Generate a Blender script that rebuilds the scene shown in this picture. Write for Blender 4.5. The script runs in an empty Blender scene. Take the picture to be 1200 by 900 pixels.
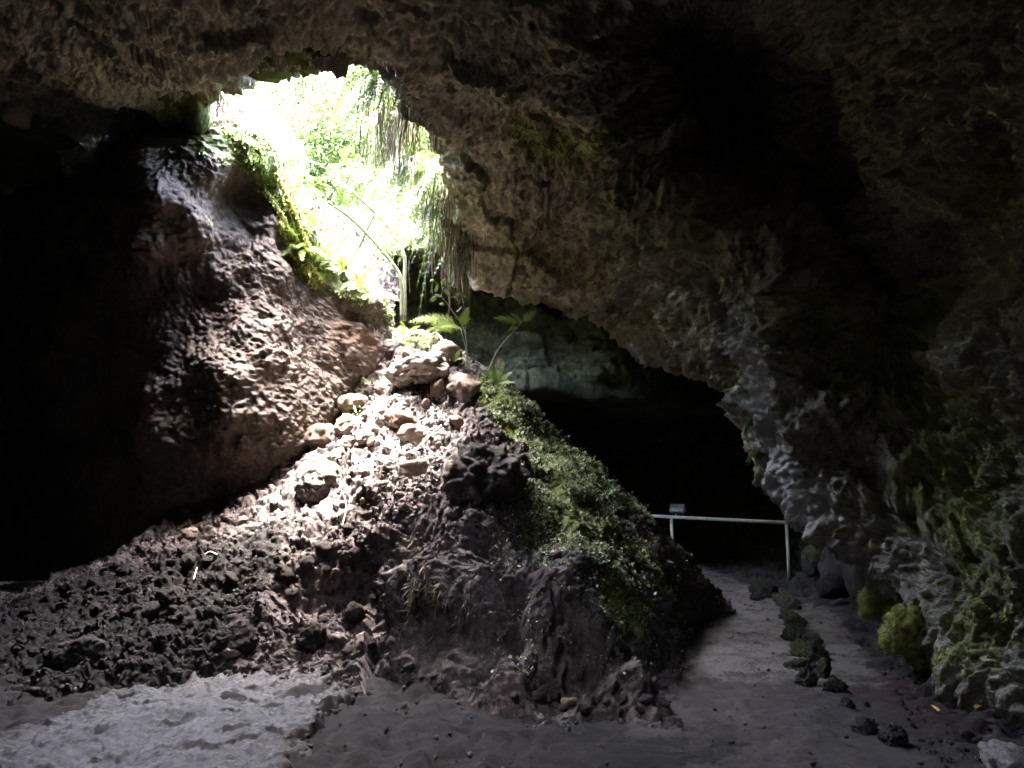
import bpy, math, random
import numpy as np
from mathutils import Vector
random.seed(7)
SC = bpy.context.scene
COL = SC.collection
F32 = np.float32
# ------------------------------------------------------------------ camera
FPX, PITCH, CAMZ = 870.0, math.radians(8.2), 1.6
cp, sp = math.cos(PITCH), math.sin(PITCH)
def P(px, py, d):
    """world point at distance d (along +Y) on the sight line of photo pixel px,py"""
    u = (px - 600) / FPX; v = (450 - py) / FPX
    y = cp - sp * v; z = sp + cp * v
    return np.array([u / y * d, d, CAMZ + z / y * d])
def proj(V):
    x, y, z = V[:, 0], V[:, 1], V[:, 2] - CAMZ
    w = y * cp + z * sp; vv = -y * sp + z * cp
    w = np.where(np.abs(w) < 1e-3, 1e-3, w)
    return 600 + FPX * x / w, 450 - FPX * vv / w, w
cam = bpy.data.cameras.new('camera'); camo = bpy.data.objects.new('camera', cam); COL.objects.link(camo)
cam.sensor_width = 36; cam.lens = 36 * FPX / 1200; cam.clip_start = 0.05; cam.clip_end = 500
camo.location = (0, 0, CAMZ); camo.rotation_euler = (math.pi / 2 + PITCH, 0, 0)
SC.camera = camo

# ------------------------------------------------------------------ noise
_rng = np.random.default_rng(11)
PERM = _rng.permutation(256).astype(np.int32); PERM = np.concatenate([PERM, PERM, PERM])
_g = _rng.normal(size=(256, 3)); GRAD = (_g / np.linalg.norm(_g, axis=1)[:, None]).astype(F32)
FP = _rng.random((256, 3)).astype(F32)
def hsh(i, j, k):
    return PERM[PERM[PERM[i & 255] + (j & 255)] + (k & 255)]
def perlin(p):
    p = p.astype(F32); i = np.floor(p).astype(np.int32); f = p - i
    w = f * f * f * (f * (f * 6 - 15) + 10)
    r = np.zeros(len(p), F32)
    for a in (0, 1):
        wx = w[:, 0] if a else 1 - w[:, 0]
        for b in (0, 1):
            wy = w[:, 1] if b else 1 - w[:, 1]
            for c in (0, 1):
                wz = w[:, 2] if c else 1 - w[:, 2]
                g = GRAD[hsh(i[:, 0] + a, i[:, 1] + b, i[:, 2] + c)]
                r += wx * wy * wz * (g[:, 0] * (f[:, 0] - a) + g[:, 1] * (f[:, 1] - b) + g[:, 2] * (f[:, 2] - c))
    return r * 1.6
def fbm(p, oct=4, gain=.5, ridge=False):
    r = np.zeros(len(p), F32); a = 1.0; q = p.astype(F32)
    for o in range(oct):
        n = perlin(q + 17.3 * o)
        r += a * ((1 - 2 * np.abs(n)) if ridge else n)
        a *= gain; q = q * 2.03
    return r
def worley(p):
    """distance to the nearest of scattered points (8 nearest cells)"""
    p = p.astype(F32); b = np.floor(p - .5).astype(np.int32)
    best = np.full(len(p), 9., F32); sec = np.full(len(p), 9., F32)
    for a in (0, 1):
        for c in (0, 1):
            for e in (0, 1):
                cell = b + np.array([a, c, e], np.int32)
                fp = FP[hsh(cell[:, 0], cell[:, 1], cell[:, 2])]
                d = ((cell + .15 + .7 * fp - p) ** 2).sum(1)
                n = d < best
                sec = np.where(n, best, np.minimum(sec, d)); best = np.where(n, d, best)
    return np.sqrt(best), np.sqrt(sec)
def facet(p, seed=0):
    """broken-rock relief: every cell of a scattered-point pattern is a tilted plane of its own"""
    p = p.astype(F32); b = np.floor(p - .5).astype(np.int32)
    best = np.full(len(p), 9., F32); out = np.zeros(len(p), F32)
    for a in (0, 1):
        for c in (0, 1):
            for e in (0, 1):
                cell = b + np.array([a, c, e], np.int32); hh = hsh(cell[:, 0] + seed, cell[:, 1], cell[:, 2])
                df = p - (cell + .1 + .8 * FP[hh]); d = (df * df).sum(1); n = d < best
                out = np.where(n, .55 * (FP[(hh + 77) & 255][:, 0] - .5) + .9 * (df * GRAD[hh]).sum(1), out); best = np.where(n, d, best)
    return out
def sstep(a, b, x):
    t = np.clip((x - a) / (b - a), 0, 1); return t * t * (3 - 2 * t)

# ------------------------------------------------------------------ mesh helpers
def make_mesh(name, V, faces, mats, smooth=True, attrs=None, parent=None, midx=None):
    me = bpy.data.meshes.new(name)
    V = np.ascontiguousarray(V, F32); n = len(faces); k = faces.shape[1]
    me.vertices.add(len(V)); me.vertices.foreach_set('co', V.ravel())
    me.loops.add(n * k); me.polygons.add(n)
    me.loops.foreach_set('vertex_index', np.ascontiguousarray(faces, np.int32).ravel())
    me.polygons.foreach_set('loop_start', np.arange(0, n * k, k, dtype=np.int32))
    if smooth: me.polygons.foreach_set('use_smooth', np.ones(n, bool))
    if midx is not None: me.polygons.foreach_set('material_index', np.ascontiguousarray(midx, np.int32))
    for m in (mats if isinstance(mats, (list, tuple)) else [mats]): me.materials.append(m)
    for an, av in (attrs or {}).items():
        at = me.attributes.new(an, 'FLOAT', 'POINT'); at.data.foreach_set('value', np.ascontiguousarray(av, F32))
    me.update(calc_edges=True)
    o = bpy.data.objects.new(name, me); COL.objects.link(o)
    if parent is not None: o.parent = parent
    return o
def tag(o, label=None, cat=None, group=None, kind=None):
    if label: o['label'] = label
    if cat: o['category'] = cat
    if group: o['group'] = group
    if kind: o['kind'] = kind
    return o
def empty(name, loc=(0, 0, 0), rz=0):
    o = bpy.data.objects.new(name, None); COL.objects.link(o); o.location = Vector([float(c) for c in loc])
    o.rotation_euler = (0, 0, rz); o.empty_display_size = .1
    return o
def grid_faces(nu, nv, mask=None):
    i = np.arange(nu * nv).reshape(nu, nv)
    q = np.stack([i[:-1, :-1], i[1:, :-1], i[1:, 1:], i[:-1, 1:]], -1).reshape(-1, 4)
    return q
def compact(V, faces, attrs):
    u, inv = np.unique(faces, return_inverse=True)
    return V[u], inv.reshape(faces.shape), {k: a[u] for k, a in attrs.items()}
def crom(C, t):
    """Catmull-Rom along axis 0 of C at float parameters t"""
    n = len(C); i = np.clip(np.floor(t).astype(int), 0, n - 2); f = (t - i)
    f = f.reshape((-1,) + (1,) * (C.ndim - 1))
    E = np.concatenate([[2 * C[0] - C[1]], C, [2 * C[-1] - C[-2]]])
    p0, p1, p2, p3 = E[i], E[i + 1], E[i + 2], E[i + 3]
    return .5 * (2 * p1 + (p2 - p0) * f + (2 * p0 - 5 * p1 + 4 * p2 - p3) * f * f + (3 * p1 - p0 - 3 * p2 + p3) * f ** 3)
def arcparam(C, n):
    """n parameters along axis 0, evenly spaced by mean arc length, spacing kept finite"""
    m = len(C); tt = np.linspace(0, m - 1, (m - 1) * 10 + 1)
    D = crom(C, tt); L = np.linalg.norm(np.diff(D, axis=0), axis=-1)
    L = L.reshape(len(L), -1).mean(1); s = np.concatenate([[0], np.cumsum(L)])
    return np.interp(np.linspace(0, s[-1], n), s, tt)
def sheet(C, nu, nv):
    C = np.array(C, float)
    tu = arcparam(C, nu); tv = arcparam(C.transpose(1, 0, 2), nv)
    G = crom(C, tu); G = crom(G.transpose(1, 0, 2), tv).transpose(1, 0, 2)
    return G
def gnormals(G, flip=False):
    du = np.gradient(G, axis=0); dv = np.gradient(G, axis=1)
    n = np.cross(du, dv); n /= np.linalg.norm(n, axis=-1, keepdims=True) + 1e-9
    return -n if flip else n
def blob(V, lst, pj=None):
    """sum of 3-D gaussians centred on the surface points seen at photo pixels (px,py,radius_m,amp)"""
    r = np.zeros(len(V), F32)
    px, py, w = pj if pj is not None else proj(V)
    for (a, b, rad, amp) in lst:
        k = np.argmin((px - a) ** 2 + (py - b) ** 2 + np.where(w < .3, 1e9, 0) + w * 60)
        d2 = ((V - V[k]) ** 2).sum(1)
        r += amp * np.exp(-d2 / (rad * rad))
    return r
def tps(X, z, lam=.02):
    n = len(X); d = np.linalg.norm(X[:, None] - X[None], axis=-1)
    K = d * d * np.log(d + 1e-9) + lam * np.eye(n)
    A = np.zeros((n + 3, n + 3)); A[:n, :n] = K; A[:n, n] = 1; A[:n, n + 1:] = X; A[n, :n] = 1; A[n + 1:, :n] = X.T
    s = np.linalg.solve(A, np.concatenate([z, [0, 0, 0]]))
    def f(x, y):
        r = s[n] + s[n + 1] * x + s[n + 2] * y
        for k in range(n):
            d2 = (x - X[k, 0]) ** 2 + (y - X[k, 1]) ** 2
            r = r + s[k] * .5 * d2 * np.log(d2 + 1e-9)
        return r
    return f

# ------------------------------------------------------------------ materials
def newmat(name):
    m = bpy.data.materials.new(name); m.use_nodes = True; nt = m.node_tree; nt.nodes.clear()
    return m, nt
def N(nt, t, **kw):
    n = nt.nodes.new(t)
    for k, v in kw.items():
        if k in n.inputs: n.inputs[k].default_value = v
        else: setattr(n, k, v)
    return n
def ramp(nt, stops, interp='LINEAR'):
    n = nt.nodes.new('ShaderNodeValToRGB'); cr = n.color_ramp; cr.interpolation = interp
    while len(cr.elements) < len(stops): cr.elements.new(.5)
    for e, (p, c) in zip(cr.elements, stops):
        e.position = p; e.color = (c[0], c[1], c[2], 1) if hasattr(c, '__len__') else (c, c, c, 1)
    return n
def rock_mat(name, dark, mid, light, moss=(.07, .085, .02), pale=(.42, .40, .37), rough=.8, scale=1.0, bump=.03, spec=.3, rust=(.10, .055, .032), wet=None, gain=1.8, shade_and_soil=(.010, .0088, .0085)):
    m, nt = newmat(name); L = nt.links.new
    out = N(nt, 'ShaderNodeOutputMaterial'); b = N(nt, 'ShaderNodeBsdfPrincipled'); L(b.outputs[0], out.inputs[0])
    tc = N(nt, 'ShaderNodeTexCoord')
    n1 = N(nt, 'ShaderNodeTexNoise', Scale=1.7 * scale, Detail=8., Roughness=.62); L(tc.outputs['Object'], n1.inputs['Vector'])
    n2 = N(nt, 'ShaderNodeTexNoise', Scale=13. * scale, Detail=9., Roughness=.7); L(tc.outputs['Object'], n2.inputs['Vector'])
    n3 = N(nt, 'ShaderNodeTexNoise', Scale=60. * scale, Detail=6., Roughness=.7); L(tc.outputs['Object'], n3.inputs['Vector'])
    mx = N(nt, 'ShaderNodeMath', operation='ADD'); L(n1.outputs[0], mx.inputs[0]); L(n2.outputs[0], mx.inputs[1])
    mh = N(nt, 'ShaderNodeMath', operation='MULTIPLY_ADD'); L(mx.outputs[0], mh.inputs[0]); mh.inputs[1].default_value = .37; 
    n3s = N(nt, 'ShaderNodeMath', operation='MULTIPLY'); L(n3.outputs[0], n3s.inputs[0]); n3s.inputs[1].default_value = .27; L(n3s.outputs[0], mh.inputs[2])
    r = ramp(nt, [(.36, dark), (.5, mid), (.64, light)]); L(mh.outputs[0], r.inputs[0])
    cur = r.outputs[0]
    def mixin(attr, colr, colr2, thr=(.35, .65)):
        nonlocal cur
        at = N(nt, 'ShaderNodeAttribute', attribute_name=attr)
        sm = N(nt, 'ShaderNodeMath', operation='MULTIPLY_ADD'); L(n2.outputs[0], sm.inputs[0]); sm.inputs[1].default_value = gain; sm.inputs[2].default_value = -gain / 2
        ad = N(nt, 'ShaderNodeMath', operation='ADD'); L(at.outputs['Fac'], ad.inputs[0]); L(sm.outputs[0], ad.inputs[1])
        ad2 = N(nt, 'ShaderNodeMath', operation='MULTIPLY_ADD'); L(n1.outputs[0], ad2.inputs[0]); ad2.inputs[1].default_value = .8; ad2.inputs[2].default_value = -.4
        ad3 = N(nt, 'ShaderNodeMath', operation='ADD'); L(ad.outputs[0], ad3.inputs[0]); L(ad2.outputs[0], ad3.inputs[1])
        rr = ramp(nt, [(thr[0] + .06, 0.), (thr[1] - .06, 1.)]); L(ad3.outputs[0], rr.inputs[0])
        cm = N(nt, 'ShaderNodeMix', data_type='RGBA'); cm.inputs['A'].default_value = (*colr, 1); cm.inputs['B'].default_value = (*colr2, 1); L(n3.outputs[0], cm.inputs['Factor'])
        mm = N(nt, 'ShaderNodeMix', data_type='RGBA'); L(rr.outputs[0], mm.inputs['Factor']); L(cur, mm.inputs['A']); L(cm.outputs['Result'], mm.inputs['B'])
        cur = mm.outputs['Result']; return rr.outputs[0]
    mixin('shade_and_soil', shade_and_soil, [c * .6 for c in shade_and_soil])  # dark tone by mask: painted shade on the mound, shade and soil on the floor
    mixin('rust', rust, [c * .6 for c in rust])
    mixin('pale', pale, [c * .55 for c in pale])
    mo = mixin('moss', [c * .45 for c in moss], [c * 1.5 for c in moss])
    L(cur, b.inputs['Base Color'])
    b.inputs['Specular IOR Level'].default_value = spec
    if wet is None: b.inputs['Roughness'].default_value = rough
    else:
        rr = ramp(nt, [(.35, wet), (.62, rough)]); L(n2.outputs[0], rr.inputs[0]); L(rr.outputs[0], b.inputs['Roughness'])
    bm1 = N(nt, 'ShaderNodeBump', Strength=.9, Distance=bump); L(n2.outputs[0], bm1.inputs['Height'])
    bm2 = N(nt, 'ShaderNodeBump', Strength=.8, Distance=bump * .35); L(n3.outputs[0], bm2.inputs['Height']); L(bm1.outputs[0], bm2.inputs['Normal'])
    L(bm2.outputs[0], b.inputs['Normal'])
    return m
M = {}
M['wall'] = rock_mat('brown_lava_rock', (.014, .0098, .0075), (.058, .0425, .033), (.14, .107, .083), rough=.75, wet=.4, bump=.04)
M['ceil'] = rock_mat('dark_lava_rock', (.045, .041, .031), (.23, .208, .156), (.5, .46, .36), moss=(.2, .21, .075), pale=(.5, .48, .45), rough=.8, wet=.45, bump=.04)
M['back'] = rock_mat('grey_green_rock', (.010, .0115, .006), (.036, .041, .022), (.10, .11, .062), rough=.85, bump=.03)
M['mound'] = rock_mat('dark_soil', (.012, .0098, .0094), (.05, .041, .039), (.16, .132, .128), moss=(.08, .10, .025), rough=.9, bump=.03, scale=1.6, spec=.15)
M['ground'] = rock_mat('packed_earth', (.02, .0172, .016), (.042, .036, .0335), (.075, .066, .062), rough=.9, bump=.012, scale=2.2, spec=.15, gain=.7, rust=(.055, .034, .032), pale=(.17, .15, .135))
M['slab'] = rock_mat('grey_slab_rock', (.011, .011, .0115), (.026, .026, .0275), (.055, .055, .059), rust=(.022, .019, .0175), rough=.7, wet=.45, bump=.015, scale=2., spec=.22)
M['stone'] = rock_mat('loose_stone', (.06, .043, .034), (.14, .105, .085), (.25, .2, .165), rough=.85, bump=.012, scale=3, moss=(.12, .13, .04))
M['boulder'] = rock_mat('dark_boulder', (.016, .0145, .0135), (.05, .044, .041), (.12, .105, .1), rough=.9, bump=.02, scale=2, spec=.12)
M['boulder_shade'] = rock_mat('boulder_painted_shade', (.008, .0075, .007), (.026, .023, .0215), (.07, .062, .058), rough=.95, bump=.02, scale=2, spec=.08)  # darker copy of the boulder rock, shade of the left rubble in its colour
M['shell'] = rock_mat('deep_rock', (.02, .018, .015), (.05, .045, .038), (.09, .08, .07), rough=.9, bump=.02)
def leaf_mat(name, c1, c2, transl=.35, rough=.5):
    m, nt = newmat(name); L = nt.links.new
    out = N(nt, 'ShaderNodeOutputMaterial'); b = N(nt, 'ShaderNodeBsdfPrincipled', Roughness=rough); tr = N(nt, 'ShaderNodeBsdfTranslucent')
    b.inputs['Specular IOR Level'].default_value = .3
    at = N(nt, 'ShaderNodeAttribute', attribute_name='rnd')
    r = ramp(nt, [(0., c1), (1., c2)]); L(at.outputs['Fac'], r.inputs[0])
    L(r.outputs[0], b.inputs['Base Color']); L(r.outputs[0], tr.inputs['Color'])
    mx = N(nt, 'ShaderNodeMixShader'); mx.inputs[0].default_value = transl
    L(b.outputs[0], mx.inputs[1]); L(tr.outputs[0], mx.inputs[2]); L(mx.outputs[0], out.inputs[0])
    return m
M['fern'] = leaf_mat('fern_green', (.016, .038, .006), (.07, .11, .02))
M['shrub'] = leaf_mat('shrub_leaf', (.014, .032, .005), (.06, .095, .018), .3)
M['dry'] = leaf_mat('dry_strand', (.03, .023, .012), (.09, .072, .037), .15, .8)
M['moss'] = leaf_mat('moss_green', (.08, .09, .022), (.38, .39, .10), .15, .9)
M['rootlet'] = leaf_mat('rootlet_brown', (.035, .027, .022), (.12, .1, .07), .05, .9)
M['rimfern'] = leaf_mat('bright_fern', (.06, .10, .012), (.16, .21, .04), .35)
M['cover'] = leaf_mat('cover_leaf', (.07, .085, .04), (.3, .33, .18), .3)
def plain_mat(name, col, rough=.5, metal=0., nscale=30., var=.25):
    m, nt = newmat(name); L = nt.links.new
    out = N(nt, 'ShaderNodeOutputMaterial'); b = N(nt, 'ShaderNodeBsdfPrincipled', Roughness=rough, Metallic=metal); L(b.outputs[0], out.inputs[0])
    tc = N(nt, 'ShaderNodeTexCoord'); n = N(nt, 'ShaderNodeTexNoise', Scale=nscale, Detail=6.); L(tc.outputs['Object'], n.inputs['Vector'])
    r = ramp(nt, [(.3, [c * (1 - var) for c in col]), (.7, [min(1, c * (1 + var)) for c in col])]); L(n.outputs[0], r.inputs[0]); L(r.outputs[0], b.inputs['Base Color'])
    bp = N(nt, 'ShaderNodeBump', Strength=.3, Distance=.004); L(n.outputs[0], bp.inputs['Height']); L(bp.outputs[0], b.inputs['Normal'])
    return m
M['rail'] = plain_mat('white_painted_metal', (.72, .74, .72), .45, 0, 25, .12)
M['lamp'] = plain_mat('grey_lamp_metal', (.18, .19, .19), .5)
M['glass'] = plain_mat('lamp_glass', (.74, .82, .86), .12, 0, 12, .15)
M['stem'] = plain_mat('green_stem', (.1, .11, .06), .55, 0, 18, .3)
M['twig'] = plain_mat('dry_twig', (.34, .28, .2), .8)
M['yellow'] = plain_mat('yellow_leaf', (.5, .3, .05), .6)
M['grass'] = plain_mat('grass_ground', (.06, .09, .025), .9, 0, 3, .5)

# ------------------------------------------------------------------ light, sky
SUN_EL, SUN_DIR = math.radians(86), np.array([-.9, -.4])
w = bpy.data.worlds.new('World'); SC.world = w; w.use_nodes = True
nt = w.node_tree; bg = nt.nodes['Background']
sky = nt.nodes.new('ShaderNodeTexSky'); sky.sky_type = 'NISHITA'; sky.sun_disc = False
sky.sun_elevation = SUN_EL; sky.sun_rotation = math.atan2(SUN_DIR[0], SUN_DIR[1])
sky.air_density = .8; sky.dust_density = 4.0; sky.ozone_density = .6
nt.links.new(sky.outputs[0], bg.inputs[0]); bg.inputs[1].default_value = .15
sl = bpy.data.lights.new('sun', 'SUN'); sl.energy = .5; sl.angle = math.radians(10); sl.color = (1, .94, .86)
so = bpy.data.objects.new('sun', sl); COL.objects.link(so); so.location = (-4, 12, 20)
sd = Vector((SUN_DIR[0] * math.cos(SUN_EL), SUN_DIR[1] * math.cos(SUN_EL), math.sin(SUN_EL)))
so.rotation_euler = sd.to_track_quat('Z', 'Y').to_euler()
SC.view_settings.view_transform = 'Standard'; SC.view_settings.look = 'None'; SC.view_settings.gamma = 1
SC.view_settings.exposure = 8.65
cy = SC.cycles
cy.use_denoising = True; cy.use_guiding = True; cy.guiding_training_samples = 64
cy.max_bounces = 8; cy.diffuse_bounces = 5; cy.glossy_bounces = 3; cy.transmission_bounces = 4; cy.sample_clamp_indirect = 6
cy.caustics_reflective = False; cy.caustics_refractive = False
cy.use_adaptive_sampling = False

# ------------------------------------------------------------------ rock displacement
def rockdisp(V, big=.25, mid=.12, clump=.06, fine=.02, s=1.0, an=(1, 1, 1), csize=.17, fc=1.):
    Q = V * np.array(an)
    wrp = np.stack([perlin(Q / .22 + k * 7.7) for k in range(3)], -1)
    h = big * fbm(Q / (1.5 * s) + 3, 3)
    h += mid * .6 * fbm(Q / (.5 * s) + 9, 3, ridge=True) * .6
    if fc:
        Qw = Q + .05 * wrp
        h += fc * .17 * facet(Qw / (.55 * s), 3) + fc * .085 * facet(Qw / (.24 * s), 31) + fc * .038 * facet(Q / (.1 * s) + .2 * wrp, 57)
    if clump:
        f1, f2 = worley((Q + .06 * wrp) / (csize * s)); h += clump * .6 * (.75 - f1 * 1.3)
        f1, f2 = worley((Q + .03 * wrp) / (csize * .36 * s) + 5); h += clump * .4 * (.6 - f1)
    if fine: h += fine * fbm(Q / (.07 * s), 3, .6)
    return h

# hole in plan (x, y) and pit ring
HOLE = [P(262, 112, 8.2), P(320, 58, 7.4), P(400, 62, 7.2), P(470, 85, 7.4), P(495, 140, 8.2), P(530, 220, 9.3), P(570, 325, 10.6),
        P(548, 290, 11.3), P(500, 255, 11.6), P(430, 240, 11.7), P(370, 230, 11.6), P(325, 195, 10.9), P(285, 155, 9.8)]
# ------------------------------------------------------------------ near roof, right roof and right wall in one skin
def cols(*a): return [P(*q) for q in a]
r1 = cols((-250, 60, 9.5), (0, 110, 9), (150, 125, 8.6), (262, 112, 8.2), (320, 58, 7.4), (400, 62, 7.2), (470, 85, 7.4), (495, 140, 8.2), (530, 220, 9.3), (570, 325, 10.6), (650, 338, 10.6), (740, 352, 10), (805, 405, 9.3), (862, 440, 8.8), (885, 530, 8.4), (945, 595, 7.9), (1010, 655, 7.4), (1090, 720, 6.8), (1180, 795, 6.1), (1300, 880, 5.2))
r2 = cols((-280, 20, 8), (-20, 40, 7.2), (130, 60, 6.6), (230, 40, 6.3), (320, 10, 6.0), (420, 0, 5.8), (520, 30, 6.2), (570, 90, 7), (610, 160, 8), (640, 240, 9.2), (690, 280, 9.3), (760, 290, 8.8), (830, 340, 8.3), (890, 380, 7.9), (950, 480, 7.6), (1000, 560, 7.3), (1070, 630, 6.8), (1140, 700, 6.2), (1230, 770, 5.6), (1350, 860, 4.8))
r3 = cols((-320, -100, 6), (-60, -80, 5.2), (100, -60, 4.8), (220, -100, 4.6), (330, -150, 4.3), (440, -120, 4.4), (560, -60, 5), (640, 20, 6), (680, 90, 7), (720, 170, 8.2), (760, 210, 8.3), (810, 240, 8), (870, 280, 7.7), (920, 320, 7.5), (990, 410, 7.7), (1050, 480, 7.4), (1120, 560, 6.8), (1180, 620, 6.1), (1280, 700, 5.4), (1400, 780, 4.5))
r4 = cols((-500, -300, 3.6), (-150, -300, 3.2), (50, -300, 3), (200, -350, 3), (330, -400, 3), (450, -350, 3.2), (620, -200, 4), (730, -60, 5.5), (790, 20, 8), (830, 80, 8.8), (850, 120, 9), (880, 160, 9), (920, 200, 8.7), (970, 250, 8.4), (1030, 330, 7.9), (1090, 400, 7.3), (1160, 460, 6.5), (1230, 520, 5.9), (1340, 600, 5.1), (1480, 680, 4.3))
r5 = [np.array(q, float) for q in ((-6.5, 0, 4.2), (-4, 0, 4.8), (-2.2, 0, 5.2), (-1.2, 0, 5.3), (-.5, .2, 5.4), (.2, .5, 5.5))] + cols((800, -250, 4), (850, -150, 5), (900, -60, 6.5), (920, 0, 7.2), (940, 40, 7.4), (960, 70, 7.4), (1000, 100, 7.2), (1040, 150, 7), (1090, 220, 6.7), (1150, 280, 6.3), (1220, 330, 5.7), (1300, 380, 5.1), (1400, 450, 4.5), (1550, 500, 3.9))
r6 = [np.array(q, float) for q in ((-6, -3, 4), (-4, -3, 4.6), (-2.2, -3, 5), (-1.2, -3, 5.1), (-.5, -3, 5.2), (.2, -3, 5.3), (1.2, -2, 5.4), (1.8, 1, 5.6), (2.4, 3, 6), (2.7, 4, 6), (2.9, 4.3, 5.9), (3.1, 4.5, 5.8), (3.2, 4.6, 5.6), (3.4, 4.6, 5.3), (3.5, 4.5, 5.0), (3.6, 4.3, 4.6), (3.7, 4, 4.1), (3.8, 3.5, 3.6), (3.8, 2.8, 3.1), (3.8, 2, 2.8))]
def off(p, *d): return p + np.array(d, float)
r0, rm = [], []
for k, p in enumerate(r1):
    if k <= 2: r0.append(off(p, 0, 1.2, .2)); rm.append(off(p, 0, 3.0, -.5))
    elif k <= 8:
        c = np.array([-1.7, 9.3, 0]); o_ = p - c; o_[2] = 0; o_ /= np.linalg.norm(o_)
        r0.append(p + .3 * o_ + np.array([0, 0, .42])); rm.append(p + 1.2 * o_ + np.array([0, 0, .75]))
    elif k == 9: r0.append(off(p, .1, .5, .35)); rm.append(off(p, .3, 2.5, .9))
    elif k <= 12: r0.append(off(p, .1, .9, .25)); rm.append(off(p, .2, 4.2, .7))
    elif k == 13: r0.append(off(p, .45, .7, .15)); rm.append(off(p, 1.4, 3.2, .5))
    elif k == 14: r0.append(off(p, .55, .6, .1)); rm.append(off(p, 1.5, 2.2, .1))
    else: r0.append(off(p, .55, .5, .12)); rm.append(off(p, 1.2, .8, -.5))
G = sheet([rm, r0, r1, r2, r3, r4, r5, r6], 700, 1150)
nrm = gnormals(G); V = G.reshape(-1, 3); nn = nrm.reshape(-1, 3)
if np.mean(nn[:, 2]) > 0: nn = -nn
pj = proj(V)
ax = np.array([[1 / .075, 0, 0], [0, 1 / .075, 0], [0, 0, 1 / .3]]).T
right = sstep(560, 760, pj[0]) * (pj[2] > 0)
h = rockdisp(V, .22, .15, .06, .035, csize=.2, fc=.72)
f1, _ = worley(V / .07 + .4 * np.stack([perlin(V / .1 + 5 * k) for k in range(3)], -1)); h -= .035 * np.maximum(.45 - f1, 0) * 2
dr = worley(V @ ax + .5 * np.stack([perlin(V / .3 + k) for k in range(3)], -1))[0]
h += right * .13 * np.maximum(.6 - dr, 0) * (fbm(V / .8, 2) + .55)
h += right * .16 * fbm(V * np.array([1, 1, .45]) / .35 + 31, 3, ridge=True) * .6
# folds and hollows the photo shows
h += blob(V, [(775, 170, .55, .35), (800, 270, .4, .25), (690, 110, .4, .15), (620, 300, .5, .12), (900, 400, .35, .22), (885, 480, .3, .18), (990, 480, .3, .12), (1060, 600, .4, -.4), (960, 440, .2, -.2), (1000, 540, .3, -.35),
              (1110, 680, .35, -.35), (930, 540, .22, -.1), (1100, 160, .6, .3), (1160, 420, .5, .2), (1020, 380, .35, .2), (600, 60, .5, .1), (540, 130, .3, .12)], pj)
moss = blob(V, [(620, 150, .5, .55), (660, 180, .5, .5), (700, 140, .4, .5), (740, 230, .5, .45), (820, 270, .4, .5), (870, 250, .4, .4), (600, 250, .5, .45), (640, 300, .5, .45), (700, 330, .5, .4), (770, 350, .5, .35),
                (940, 380, .4, .6), (1000, 450, .5, .55), (1080, 440, .6, .6), (1170, 220, .6, .6), (1100, 330, .6, .5), (1170, 500, .7, .5), (1150, 620, .6, .5), (1180, 740, .6, .5), (1080, 560, .4, .4), (1010, 330, .5, .4), (950, 220, .6, .3), (755, 90, .2, .6), (612, 85, .2, .6)], pj)
pale = blob(V, [(880, 370, .3, .9), (895, 430, .3, .9), (900, 490, .3, .8), (925, 545, .25, .8), (955, 590, .25, .8), (1005, 648, .22, .7), (1050, 688, .22, .6), (870, 400, .3, .3), (840, 400, .3, .35), (990, 470, .25, .35), (960, 580, .35, .2), (660, 210, .25, .45), (715, 275, .35, .35), (800, 360, .3, .2), (1000, 560, .3, .15)], pj)  # pale grey rock; along the ridge the blobs also paint light on its edges
rust = blob(V, [(560, 130, .5, .35), (620, 280, .5, .4), (690, 290, .5, .3), (700, 320, .4, .3), (250, 60, .9, .3), (480, 40, .6, .2), (770, 350, .5, .25)], pj)
V2 = V + nn * h[:, None]
FILL_HOLE = np.array([-1.8, 2.9]); FILL_HOLE_R = .42  # extra roof opening out of view, added to let in fill light
fcs = grid_faces(700, 1150); cen = V2[fcs].mean(1); fcs = fcs[~((np.hypot(cen[:, 0] - FILL_HOLE[0], cen[:, 1] - FILL_HOLE[1]) < FILL_HOLE_R) & (cen[:, 2] > 3.5))]
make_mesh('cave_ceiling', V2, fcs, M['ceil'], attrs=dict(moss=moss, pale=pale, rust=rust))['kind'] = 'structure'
CEIL, CEILN, CEILM = V2, nn, moss

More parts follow.
